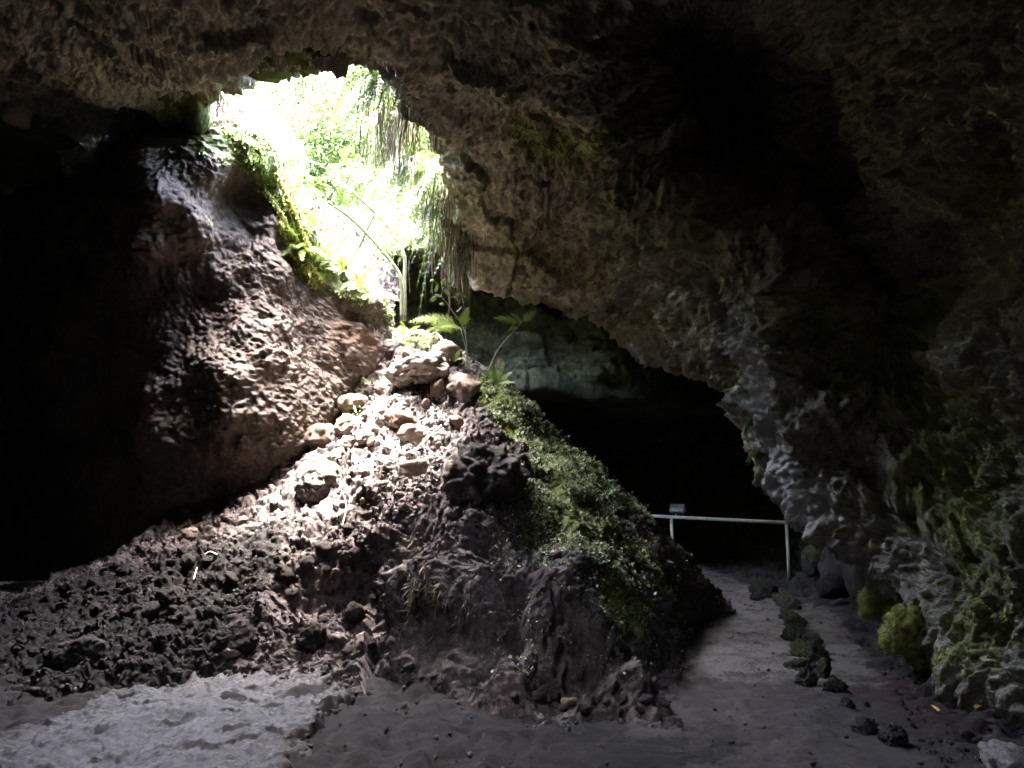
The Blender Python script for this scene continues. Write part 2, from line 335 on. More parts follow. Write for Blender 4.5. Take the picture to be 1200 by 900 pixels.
# ------------------------------------------------------------------ left wall
R = [
 [(-60, 75, 13), (60, 85, 11.6), (150, 92, 10.6), (205, 105, 10.6), (255, 122, 10.4), (300, 125, 10.5), (335, 150, 10.9), (365, 230, 11.3), (405, 255, 11.6), (450, 300, 12), (470, 330, 12.6)],
 [(90, 175, 15), (110, 175, 12.5), (150, 175, 9.6), (205, 163, 9.5), (250, 148, 9.4), (292, 150, 9.5), (326, 172, 9.8), (345, 258, 10.2), (385, 318, 10.5), (440, 350, 10.9), (465, 375, 12)],
 [(-40, 240, 14), (70, 240, 10.9), (150, 240, 9.3), (205, 225, 9.0), (252, 215, 9.2), (290, 220, 9.5), (318, 240, 9.6), (335, 310, 9.9), (376, 352, 10.2), (437, 380, 10.7), (462, 395, 12)],
 [(-40, 310, 14), (70, 310, 10.9), (150, 310, 9.2), (200, 310, 9.0), (250, 310, 9.25), (290, 310, 9.4), (325, 325, 9.5), (350, 370, 9.7), (388, 400, 10.0), (432, 420, 10.4), (460, 425, 12)],
 [(-40, 400, 14), (70, 400, 10.9), (150, 400, 9.2), (205, 400, 8.95), (255, 400, 8.9), (300, 400, 8.95), (335, 405, 9.15), (365, 430, 9.5), (395, 450, 9.8), (422, 460, 10.2), (455, 460, 12)],
 [(-40, 480, 14), (75, 480, 10.7), (150, 480, 9.3), (210, 480, 8.8), (260, 480, 8.7), (305, 480, 8.75), (340, 480, 8.9), (365, 490, 9.3), (390, 500, 9.6), (412, 500, 10), (455, 500, 12)],
 [(-40, 560, 14), (80, 560, 10.5), (150, 560, 9.2), (215, 560, 8.85), (265, 560, 8.85), (305, 555, 8.9), (335, 550, 9.05), (358, 550, 9.4), (375, 550, 9.6), (395, 550, 9.9), (450, 560, 12)],
 [(-40, 680, 14), (80, 680, 10.3), (150, 680, 9.1), (215, 680, 9), (265, 670, 9.05), (305, 660, 9.1), (335, 650, 9.3), (355, 640, 9.6), (370, 640, 9.8), (390, 640, 10), (450, 640, 12)]]
TILT = [-.75, -.75, -.5, -.25, .05, .3, .45, .55]
G = sheet([[P(a, b, c + t_) for a, b, c in r] for r, t_ in zip(R, TILT)], 480, 620)
nrm = gnormals(G); V = G.reshape(-1, 3); nn = nrm.reshape(-1, 3)
if np.mean(nn[:, 1]) > 0: nn = -nn
pj = proj(V)
h = rockdisp(V, .22, .05, .0, .018, csize=.16, fc=.26)
h += .035 * fbm(V * np.array([1, 1, .4]) / .3 + 4, 4, ridge=True) * .6
wv = np.stack([perlin(V / .1 + 5 * k) for k in range(3)], -1)
f1, _ = worley(V * np.array([1, 1, .7]) / .11 + .5 * wv); f2, _ = worley(V / .05 + .4 * wv)
h -= .05 * np.maximum(.42 - f1, 0) * (1 + perlin(V / .4)) + .022 * np.maximum(.45 - f2, 0); h += .02 * facet(V / .06 + .3 * wv, 3)
h += blob(V, [(230, 270, .28, .22), (175, 290, .25, .22), (195, 225, .25, .2), (285, 240, .28, -.3), (335, 290, .2, -.2), (260, 430, .35, .12), (300, 400, .5, .12), (330, 450, .3, -.12), (230, 350, .25, -.18), (270, 510, .4, .15),
              (380, 410, .3, .1), (300, 310, .3, .1), (250, 200, .25, .18), (300, 190, .25, .2)], pj)
moss = blob(V, [(200, 190, .3, .3), (250, 165, .3, .55), (300, 165, .35, .65), (320, 210, .35, .6), (345, 250, .3, .75), (355, 300, .3, .7), (385, 330, .3, .5), (420, 345, .2, .5), (400, 440, .35, .3), (240, 260, .2, .35), (350, 215, .3, .8), (375, 250, .3, .8), (395, 285, .3, .8), (415, 315, .3, .8), (340, 190, .3, .7), (375, 290, .3, .6)], pj)
pale = blob(V, [(310, 480, .4, .12), (240, 270, .2, .12), (170, 290, .2, .12)], pj)
rust = blob(V, [(400, 390, .5, .45), (330, 350, .5, .35), (320, 450, .6, .35), (260, 370, .5, .25), (280, 520, .6, .3), (430, 400, .3, .3)], pj)
LWV = V + nn * h[:, None]; LWN = nn; LWM = moss; LWP = np.stack(proj(LWV), -1)
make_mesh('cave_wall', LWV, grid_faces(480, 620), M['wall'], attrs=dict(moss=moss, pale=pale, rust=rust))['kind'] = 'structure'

# left side of the chamber, in the dark
base = [(-5.5, -3), (-6.2, 0), (-7, 3), (-8, 6), (-9.3, 9), (-9.5, 12), (-8, 14.5), (-5, 15.5), (-2, 15)]
rows = []
for z, o in ((6.5, -.8), (5.6, -.4), (4, .2), (2, .2), (.8, 0), (-.5, .3)):
    rows.append([(x - o * (.8 if i < 6 else .1), y + o * (.0 if i < 5 else .6), z) for i, (x, y) in enumerate(base)])
G = sheet(rows, 170, 420); nn = gnormals(G).reshape(-1, 3); V = G.reshape(-1, 3)
if np.mean(nn[:, 0]) < 0: nn = -nn
h = rockdisp(V, .35, .25, .1, .03, s=1.4)
make_mesh('cave_wall', V + nn * h[:, None], grid_faces(170, 420), M['ceil'])['kind'] = 'structure'

# ------------------------------------------------------------------ far wall of the second chamber
cx = [300, 380, 470, 560, 650, 740, 815, 870, 930, 1010, 1100, 1220, 1400]
def brow(ys, ds): return [P(x, y, d) for x, y, d in zip(cx, ys, ds)]
W = 13
B = [brow([250] * 5 + [200] + [150] * 7, [13.2, 13.4, 14.2, 14.4, 14.4, 14.4, 14.4, 14.4, 14.6, 14.2, 12.5, 10, 7.4]),
     brow([300] * W, [13, 13.2, 14.2, 14.4, 14.4, 14.4, 14.4, 14.5, 14.8, 14.2, 12.5, 10, 7.4]),
     brow([355] * W, [13, 13.2, 14.2, 14.3, 14.3, 14.3, 14.4, 14.6, 15, 14.2, 12.4, 9.9, 7.3]),
     brow([385] * 2 + [385, 375, 378, 380, 390] + [390] * 6, [13, 13.2, 14, 13.9, 13.8, 13.9, 14.2, 14.6, 15.2, 14.2, 12.3, 9.8, 7.2]),
     brow([430] * W, [13, 13.2, 14, 13.6, 13.5, 13.6, 14, 14.8, 15.4, 14.2, 12.2, 9.7, 7.1]),
     brow([462, 462, 462, 456, 460, 470, 474, 478, 480, 480, 480, 480, 480], [13, 13.2, 14, 13.5, 13.4, 13.5, 14.2, 15.2, 15.8, 14.2, 12.1, 9.6, 7]),
     brow([468, 468, 466, 462, 466, 476, 484, 488, 490, 490, 490, 490, 490], [13, 13.3, 14.6, 14.4, 14.3, 14.4, 15, 15.8, 16, 14.2, 12.1, 9.6, 7]),
     brow([474, 474, 470, 464, 468, 480, 490, 500, 500, 510, 510, 510, 510], [13, 13.4, 16, 16, 16, 16, 16.4, 16.4, 16.2, 14.2, 12, 9.5, 6.9]),
     brow([540] * W, [13, 14, 18, 19.5, 19.5, 19, 17.4, 17, 16.4, 14.2, 12, 9.5, 6.9]),
     brow([610] * W, [13, 14, 18, 20, 20, 19.5, 18, 17.4, 16.4, 14.2, 11.9, 9.4, 6.8]),
     brow([655] * W, [13, 14, 18, 19.5, 19.5, 19, 18, 17.4, 16.4, 14, 11.8, 9.3, 6.7]),
     brow([740] * W, [13, 14, 18, 19, 19, 18.5, 17.4, 17, 16, 13.8, 11.6, 9.1, 6.5])]
G = sheet(B, 330, 640); nn = gnormals(G).reshape(-1, 3); V = G.reshape(-1, 3)
if np.mean(nn[:, 1]) > 0: nn = -nn
pj = proj(V)
h = rockdisp(V, .18, .1, .05, .03, csize=.22, fc=.6)
st = V[:, 2] / .3 + .5 * fbm(V / 1.2, 2) + .08 * V[:, 0]; k_ = np.floor(st)
h += .34 * sstep(3.0, 3.4, V[:, 2]) * (perlin(np.stack([V[:, 0] / .9 + k_ * 3.7, V[:, 1] / 3, k_ * 5.1], -1)) + .2) * sstep(.0, .2, st - k_)
moss = .7 * blob(V, [(620, 400, .8, .3), (700, 440, .8, .45), (790, 440, .8, .6), (850, 460, .6, .6), (870, 540, .7, .5), (800, 390, .7, .4), (980, 640, .7, .4)], pj)
h *= 1 - .75 * np.exp(-((V[:, 2] - 3.35) / .22) ** 2)
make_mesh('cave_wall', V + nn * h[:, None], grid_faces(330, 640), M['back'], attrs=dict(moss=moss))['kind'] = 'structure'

# ------------------------------------------------------------------ pit above the hole
hp = np.array(HOLE)[:, :2]; hc = hp.mean(0)
FLARE = 1 - .3 * sstep(.55, .9, ((hp - hc) / np.linalg.norm(hp - hc, axis=1)[:, None])[:, 1])
def ring(o, z, fl=False):
    d = hp - hc; l = np.linalg.norm(d, axis=1)[:, None]; q = hp + d / l * ((.3 + (o - .3) * FLARE[:, None]) if fl else o)
    zz = np.full(len(q), z) if np.isscalar(z) else z
    r = np.concatenate([q, zz[:, None]], 1); return np.concatenate([r[-2:], r, r[:3]])
zb = np.array([6.3, 6.2, 6.1, 6.1, 6.05, 5.95, 5.7, 5.75, 5.75, 5.65, 5.45, 5.55, 5.85])
def land(x, y=0.): return 6.6 + 1.45 * sstep(.5, 3.2, x) + 3.6 * sstep(11.6, 15, y) * sstep(-9, -5, x)
def up(o, f):
    r = ring(o, zb[0], True); zz = np.concatenate([zb[-2:], zb, zb[:3]]); r[:, 2] = zz + f * (land(r[:, 0], r[:, 1]) + .22 - zz); return r
G = sheet([ring((.9 + 1.5 * sstep(.3, .75, ((hp - hc) / np.linalg.norm(hp - hc, axis=1)[:, None])[:, 1]))[:, None], zb + .3), ring(.8, zb + .1), ring(.3, zb - .15), up(.3, .12), up(.6, .35), up(1.2, .6), up(2.1, .85), up(3.0, 1.)], 150, 620)
nn = gnormals(G).reshape(-1, 3); V = G.reshape(-1, 3)
c3 = np.array([hc[0], hc[1], 7]);
if np.mean(((c3 - V) * nn).sum(1)) < 0: nn = -nn
h = rockdisp(V, .2, .12, .06, .02); PITV = V + nn * h[:, None]; PITN = nn
make_mesh('pit_wall', PITV, grid_faces(150, 620), M['shell'], attrs=dict(moss=np.full(len(V), .75)))['kind'] = 'structure'

# surrounding rock and the land on top
def inpoly(x, y, poly):
    r = np.zeros(x.shape, bool); n = len(poly)
    for i in range(n):
        (x1, y1), (x2, y2) = poly[i][:2], poly[(i + 1) % n][:2]
        c = ((y1 > y) != (y2 > y)) & (x < (x2 - x1) * (y - y1) / (y2 - y1 + 1e-12) + x1); r ^= c
    return r
d = hp - hc; hp2 = hp + d / np.linalg.norm(d, axis=1)[:, None] * (.3 + (2.3) * FLARE[:, None])
gx, gy = np.meshgrid(np.linspace(-40, 40, 400), np.linspace(-30, 60, 450), indexing='ij')
gz = land(gx, gy) + .1 * fbm(np.stack([gx.ravel() / 2, gy.ravel() / 2, gx.ravel() * 0], -1), 3).reshape(gx.shape)
Vt = np.stack([gx, gy, gz], -1).reshape(-1, 3); fc = grid_faces(400, 450); cen = Vt[fc].mean(1)
fc = fc[~(inpoly(cen[:, 0], cen[:, 1], hp2) | (np.hypot(cen[:, 0] - FILL_HOLE[0], cen[:, 1] - FILL_HOLE[1]) < 1.5))]
th = np.linspace(0, 2 * math.pi, 25)
G2 = sheet([[(FILL_HOLE[0] + r_ * math.cos(a), FILL_HOLE[1] + r_ * math.sin(a), z_) for a in th] for r_, z_ in ((.6, 5.2), (.5, 5.7), (.8, 6.1), (1.8, 6.75))], 60, 200)
n2_ = gnormals(G2).reshape(-1, 3); V3 = G2.reshape(-1, 3); make_mesh('pit_wall', V3 + n2_ * rockdisp(V3, .05, .06, .05, .02)[:, None], grid_faces(60, 200), M['shell'], attrs=dict(moss=np.full(len(V3), .4)))['kind'] = 'structure'  # shaft walls of the added fill opening
make_mesh('terrain', Vt, fc, M['grass'])['kind'] = 'structure'
sx, sy, sz = (-14, 14), (-7, 30), (-1.6, 8.3)
vs = np.array([(x, y, min(z, land(x) + .02) if z > 0 else z) for x in sx for y in sy for z in sz], float)
make_mesh('rock_mass', vs, np.array([(0, 1, 3, 2), (4, 6, 7, 5), (0, 4, 5, 1), (2, 3, 7, 6), (0, 2, 6, 4)]), M['shell'], smooth=False)['kind'] = 'structure'

# ------------------------------------------------------------------ ground
def gxy(nx, ny):
    x = np.linspace(-9.5, 9.5, nx); y = np.concatenate([np.linspace(-6, 2.2, 40)[:-1], 2.2 * (21 / 2.2) ** np.linspace(0, 1, ny)])
    return np.meshgrid(x, y, indexing='ij')
def ground_z(x, y):
    q = np.stack([x, y, 0 * x], -1)
    return .09 * fbm(q / 2.6, 2) * sstep(0, 2, np.abs(x - 2)) + .03 * fbm(q / .7 + 5, 2)
gx, gy = gxy(760, 620); x, y = gx.ravel(), gy.ravel(); q = np.stack([x, y, 0 * x], -1)
z = ground_z(x, y)
# trodden path: smooth in the middle, rougher to both sides
pathc = np.interp(y, [2, 4, 6, 8, 11, 14, 20], [.9, 1.35, 2.05, 2.8, 3.6, 3.2, 2.5]); pw = np.interp(y, [2, 5, 8, 12, 20], [1.6, 1.2, .9, .9, 1.5])
onp = 1 - sstep(.75, 1.25, np.abs(x - pathc) / pw)
f1, f2 = worley(q / .13 + .3 * np.stack([perlin(q / .15), perlin(q / .15 + 9), 0 * x], -1)); g1, _ = worley(q / .05)
rough = .015 + (1 - onp) * (.045 + .05 * sstep(2.8, 3.6, x))
z += rough * (fbm(q / .3, 4) * .9 + 1.0 * (.55 - f1)) + (.006 + .012 * (1 - onp)) * (.6 - g1) + .008 * fbm(q / .12, 3)
z += .014 * fbm(q / .4 + 3, 3) * onp + .004 * fbm(q / .05, 2)
px, py, _w = proj(np.stack([x, y, z], -1))
rust = np.exp(-((px - 1030) / 90) ** 2 - ((py - 770) / 50) ** 2) * .6 + .25 * sstep(900, 1000, px) * (gy.ravel() > 2)
GV = np.stack([x, y, z], -1)
rust = blob(GV, [(1010, 760, .7, .6), (1050, 800, .6, .6), (1100, 850, .7, .5), (960, 720, .7, .4)])
pale = blob(GV, [(1080, 845, .22, .25)]) + .55 * onp * sstep(5.2, 7.2, y) * sstep(-.5, .8, x)
make_mesh('ground', GV, grid_faces(*gx.shape), M['ground'], attrs=dict(rust=rust, pale=pale, moss=0 * x, shade_and_soil=.8 * np.maximum(sstep(7.4, 4.6, y) * sstep(2.4, .4, x), sstep(.9, .2, x)) + .25 * fbm(q / .6 + 7, 3) + .25 * sstep(2.6, 3.4, x)))['kind'] = 'structure'  # foreground shade put into the floor colour, plus random tone and dark right side

# flat rock slab, lower left
slab_px = [(-60, 870), (40, 836), (110, 815), (190, 792), (260, 768), (330, 748), (375, 752), (408, 790), (412, 815), (385, 850), (372, 880), (362, 960), (360, 1100), (-500, 1100), (-400, 900)]
def onground(px, py, zz=0.):
    v = (450 - py) / FPX; yy = cp - sp * v; z_ = sp + cp * v; dd = (zz - CAMZ) / (z_ / yy); return P(px, py, dd)
SP = np.array([onground(a, b, .1)[:2] for a, b in slab_px])
def polydist(x, y, poly):
    dm = np.full(x.shape, 1e9); n = len(poly)
    for i in range(n):
        a, b = poly[i], poly[(i + 1) % n]; e = b - a; t = np.clip(((x - a[0]) * e[0] + (y - a[1]) * e[1]) / (e @ e), 0, 1)
        dm = np.minimum(dm, np.hypot(x - a[0] - t * e[0], y - a[1] - t * e[1]))
    return np.where(inpoly(x, y, poly), dm, -dm)
gx, gy = np.meshgrid(np.linspace(-5.5, -.6, 480), np.linspace(2.2, 7.2, 480), indexing='ij'); x, y = gx.ravel(), gy.ravel(); q = np.stack([x, y, 0 * x], -1)
sdist = polydist(x, y, SP) + .18 * fbm(q / .5, 4)
wq = q + .12 * np.stack([perlin(q / .3), perlin(q / .3 + 9), 0 * x], -1)
f1, f2 = worley(wq * np.array([1, 1.6, 1]) / .42); crack = np.exp(-((f2 - f1) / .05) ** 2) * np.clip(perlin(q / .6 + 4) + .15, 0, 1)
f1b, f2b = worley(wq / .16 + 3); crack2 = np.exp(-((f2b - f1b) / .08) ** 2) * np.clip(perlin(q / .5 + 8) + .1, 0, 1)
z = -.1 + .17 * sstep(-.08, .16, sdist) + .045 * fbm(q / .9 + 2, 3) + .03 * fbm(q / .2, 5, .6) + .012 * fbm(q / .05, 3) - .02 * crack - .022 * crack2 - .05 * np.maximum(perlin(q / .12 + 20) - .35, 0)
z += .018 * np.floor(4 * (fbm(q / .8 + 11, 3) * .5 + .5)) * sstep(0, .1, sdist)
fc = grid_faces(480, 480); fc = fc[(sdist[fc] > -.12).all(1)]
V, fc, at = compact(np.stack([x, y, z], -1), fc, dict(moss=0 * x, rust=.35 * crack + .05 + 1.1 * np.clip(fbm(q / .5 + 30, 3) * .8 + .1, 0, 1) * (1 - .6 * sstep(.2, .8, sdist)) + .9 * sstep(.3, -.02, sdist + .15 * fbm(q / .25 + 3, 3)) + .35 * sstep(-2.6, -3.8, x), pale=.1 + 0 * x))
make_mesh('rock_slab', V, fc, M['slab'], attrs=at)['kind'] = 'structure'
EDGE = np.stack([x, y, z], -1)[np.abs(sdist) < .12]

# ------------------------------------------------------------------ debris mound
mp = [(440, 392, 10.9), (500, 398, 10.6), (545, 432, 10.2), (590, 455, 9.9), (620, 500, 9.8), (660, 530, 9.9), (700, 562, 10.0), (770, 622, 10.3), (815, 665, 10.6), (838, 698, 11.0),
      (480, 420, 10.2), (430, 440, 10.2), (520, 440, 9.8), (480, 470, 9.3), (540, 480, 9.2), (580, 500, 9.1), (420, 490, 9.6), (480, 520, 8.7), (540, 530, 8.5), (600, 540, 8.3), (400, 540, 9.0), (480, 570, 8.0), (550, 580, 7.8), (610, 600, 7.4),
      (660, 570, 8.3), (720, 620, 8.6), (770, 670, 8.8), (810, 720, 8.8), (650, 620, 7.0), (700, 660, 7.0), (750, 710, 7.0), (795, 760, 6.9),
      (560, 640, 6.9), (620, 680, 6.35), (680, 720, 6.2), (740, 760, 6.0), (790, 800, 5.9), (520, 690, 6.7), (600, 740, 5.95), (660, 770, 5.8), (720, 790, 5.7), (780, 818, 5.55),
      (798, 832, 5.4), (720, 832, 5.4), (640, 832, 5.35), (560, 815, 5.6), (500, 780, 6.1), (450, 745, 6.8),
      (480, 640, 7.2), (440, 690, 7.3), (420, 640, 7.6), (380, 600, 8.3), (330, 590, 8.8), (340, 640, 7.9), (390, 690, 7.4), (400, 740, 6.9), (300, 640, 8.3), (250, 640, 8.6), (200, 680, 8.0), (280, 700, 7.4), (330, 730, 7.0), (200, 740, 7.0),
      (100, 700, 8.2), (100, 775, 6.6), (0, 780, 6.7), (0, 715, 8.5), (170, 640, 9)]
wp = [(2.0, 5, -.25), (1.6, 4.75, -.25), (.8, 4.7, -.25), (0, 4.75, -.25), (-1, 5, -.2), (-2, 5.6, -.12), (-3.5, 5.7, -.12), (-5.5, 5.8, -.15), (-7.5, 6.2, -.2), (3, 7, -.3), (3.3, 9, -.3), (3.9, 11, -.3), (3.4, 13, -.3), (2, 13, .3), (1, 12.5, .9), (0, 12.8, 1.6), (-1.5, 12.8, 2.6), (-3, 12.2, 3),
      (-7, 10, .1), (-8, 8, 0), (-5, 11, .8), (-6, 13, .2), (-9, 13, 0)]
MP = np.concatenate([np.array([P(*q) for q in mp]), np.array(wp, float)])
MZ = tps(MP[:, :2], MP[:, 2], .015)
ys = 4.6 * (14 / 4.6) ** np.linspace(0, 1, 760); gx, gy = np.meshgrid(np.linspace(-8.5, 4.2, 780), ys, indexing='ij')
x, y = gx.ravel(), gy.ravel(); z0 = MZ(x, y); G = np.stack([gx, gy, z0.reshape(gx.shape)], -1)
nn = gnormals(G).reshape(-1, 3); nn = np.where(nn[:, 2:] < 0, -nn, nn); V = G.reshape(-1, 3); pj = proj(V)
steep = 1 - nn[:, 2]; px_f = pj[0]
front = sstep(.3, .5, steep)
h = .10 * fbm(V / .8, 3) + .06 * fbm(V / .3 + 4, 3, ridge=True) * .6
wv = np.stack([perlin(V / .12 + 3 * k) for k in range(3)], -1)
h += (1 - .4 * front) * (.07 * facet(V / .26 + .2 * wv, 5) + .05 * facet(V / .12 + .3 * wv, 9) + .022 * facet(V / .05 + .2 * wv, 13))
h += front * (.15 * facet(V * np.array([1, 1, .3]) / .19 + .35 * wv, 21) + .07 * facet(V * np.array([1, 1, .35]) / .07 + .3 * wv, 23))
# hanging clods running down the steep face
a2 = V * np.array([1 / .13, 1 / .13, 1 / .42]) + .55 * np.stack([perlin(V / .16 + 3 * k) for k in range(3)], -1)
f1, f2 = worley(a2); h += front * .16 * (.62 - f1)
a3 = V * np.array([1 / .055, 1 / .055, 1 / .16]) + .4 * np.stack([perlin(V / .08 + 3 * k) for k in range(3)], -1)
f1, f2 = worley(a3); h += front * .055 * (.6 - f1)
f1, _ = worley(V / .15 + .4 * np.stack([perlin(V / .12 + 3 * k) for k in range(3)], -1)); h += (1 - .5 * front) * .03 * (.6 - f1)
f1, _ = worley(V / .06 + 2); h += .025 * (.6 - f1)
h += .014 * fbm(V / .05, 2)
h += blob(V, [(405, 690, .24, -0.29), (547, 750, .22, -0.23), (600, 700, .16, -0.32), (600, 735, .15, -0.29), (630, 612, .3, -0.46), (683, 765, .22, -0.32), (520, 728, .18, -0.29), (767, 760, .2, -0.29), (570, 640, .25, -0.17), (640, 780, .15, -0.23), (480, 640, .3, -0.20), (350, 700, .2, -0.17), (720, 700, .2, -0.17),
              (490, 700, .28, .22), (743, 790, .22, .18), (590, 795, .2, .12), (440, 640, .2, .12), (540, 600, .3, .12), (650, 690, .25, .15), (590, 560, .25, .12), (460, 770, .2, .1), (480, 600, .3, .1), (700, 730, .18, .14), (400, 640, .2, .12)], pj)
moss = blob(V, [(620, 510, .5, .7), (650, 540, .5, .75), (690, 590, .5, .65), (730, 630, .5, .55), (640, 600, .4, .5), (700, 660, .4, .35), (590, 470, .4, .7), (560, 450, .3, .6), (500, 405, .4, .6), (460, 395, .3, .55), (740, 720, .25, .5), (630, 660, .3, .35), (430, 450, .3, .4), (410, 490, .4, .5), (540, 540, .3, .35), (620, 620, .3, .3), (560, 600, .3, .2), (690, 620, .4, .4), (760, 670, .4, .5), (790, 700, .4, .4), (720, 680, .4, .35), (680, 600, .5, .3), (640, 560, .5, .4), (600, 500, .4, .4), (760, 720, .3, .3), (602, 464, .45, .6), (640, 517, .45, .7), (680, 550, .45, .7), (720, 583, .45, .7), (762, 618, .45, .6), (800, 655, .4, .4)], pj)
pale = blob(V, [(480, 470, .7, .45), (500, 540, .6, .4), (480, 580, .4, .25), (460, 520, .5, .3)], pj)
rust = blob(V, [(450, 450, .6, .35), (430, 560, .5, .2), (480, 510, .6, .35), (540, 600, .4, .3)], pj)
h -= .2 * (1 - sstep(.05, .9, V[:, 2])) * (px_f > 430)
V2 = V + nn * h[:, None]; V2[:, 2] -= .1 * (1 - sstep(-.1, .5, V[:, 2]))
gz = ground_z(x, y); keep = V2[:, 2] > gz - .06
fc = grid_faces(780, 760); fc = fc[keep[fc].any(1)]
MGRID = V2.reshape(780, 760, 3)
Vc, fc, at = compact(V2, fc, dict(moss=moss, pale=pale, rust=rust, shade_and_soil=sstep(-1.7, -2.9, V[:, 0]) * .85 * sstep(9, 8.2, V[:, 1])))  # shade of the left rubble painted into the soil colour
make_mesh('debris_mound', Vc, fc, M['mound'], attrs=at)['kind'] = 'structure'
MPX = np.stack(proj(V2), -1)

# ================================================================== THINGS
RNG = np.random.default_rng(5)
MV = MGRID.reshape(-1, 3); pc_ = np.stack(proj(CEIL), -1)
def on_mound(px, py):
    k = np.argmin((MPX[:, 0] - px) ** 2 + (MPX[:, 1] - py) ** 2 + 1.5 * np.maximum(MPX[:, 2], 0)); return MV[k].copy()
import bmesh
def ico(sub):
    bm = bmesh.new(); bmesh.ops.create_icosphere(bm, subdivisions=sub, radius=1)
    V = np.array([v.co[:] for v in bm.verts]); Fc = np.array([[v.index for v in f.verts] for f in bm.faces]); bm.free(); return V, Fc
ICO = {k: ico(k) for k in (1, 2, 3, 4, 5)}
def rock_shape(sub, seed, npl=14, soft=.55, rough=.05, dims=(1, 1, 1)):
    r = np.random.default_rng(seed); D, Fc = ICO[sub]
    n = r.normal(size=(npl, 3)); n /= np.linalg.norm(n, axis=1)[:, None]; dd = r.uniform(.62, 1.0, npl)
    c = D @ n.T; rad = np.where(c > .05, dd / np.maximum(c, .05), 9).min(1); rad = np.minimum(rad, 1.15)
    rad = rad * soft + (1 - soft) * .88
    V = D * rad[:, None]
    V = V + D * (rough * 1.6 * fbm(V * 2.2 + seed * 3.1, 4) + rough * 1.3 * facet(V * 2.6 + seed * 1.7, seed & 63) + rough * .8 * facet(V * 6 + seed, 7) + rough * .7 * fbm(V * 9 + seed, 3))[:, None]
    return V * np.array(dims), Fc
def block_shape(sub, seed, rough=.03):
    D, Fc = ICO[sub]; m = (np.abs(D) ** 6).sum(1) ** (1 / 6); V = D / m[:, None] * .8
    return V + D * (rough * 1.5 * fbm(V * 2 + seed, 4) + rough * fbm(V * 8 + seed, 3))[:, None], Fc
PROTO = {}
def rock(name, loc, dims, rot, mat, seed, label, cat, group=None, sub=3, block=False, moss=0., pale=0., rust=0., soft=.85, rough=.07, share=None):
    key = (share, mat) if share is not None else None
    if key in PROTO and key is not None:
        o = PROTO[key].copy(); COL.objects.link(o)
        for k_ in list(o.keys()): del o[k_]
    else:
        V, Fc = block_shape(sub, seed) if block else rock_shape(sub, seed, soft=soft, rough=rough)
        up = V[:, 2] / (np.abs(V[:, 2]).max() + 1e-6)
        at = dict(moss=moss * (.5 + .5 * up), pale=np.full(len(V), pale), rust=np.full(len(V), rust))
        o = make_mesh(name, V, Fc, M[mat], attrs=at)
        if key is not None: PROTO[key] = o
    o.name = name; o.location = Vector([float(c) for c in loc]); o.scale = tuple(float(c) for c in dims); o.rotation_euler = rot
    return tag(o, label, cat, group)
def on_surf(V_, Pj, px, py):
    k = np.argmin((Pj[:, 0] - px) ** 2 + (Pj[:, 1] - py) ** 2 + np.where(Pj[:, 2] < .3, 1e9, 0) + 60 * Pj[:, 2]); return V_[k].copy()
def px2m(px, d): return px / FPX * d

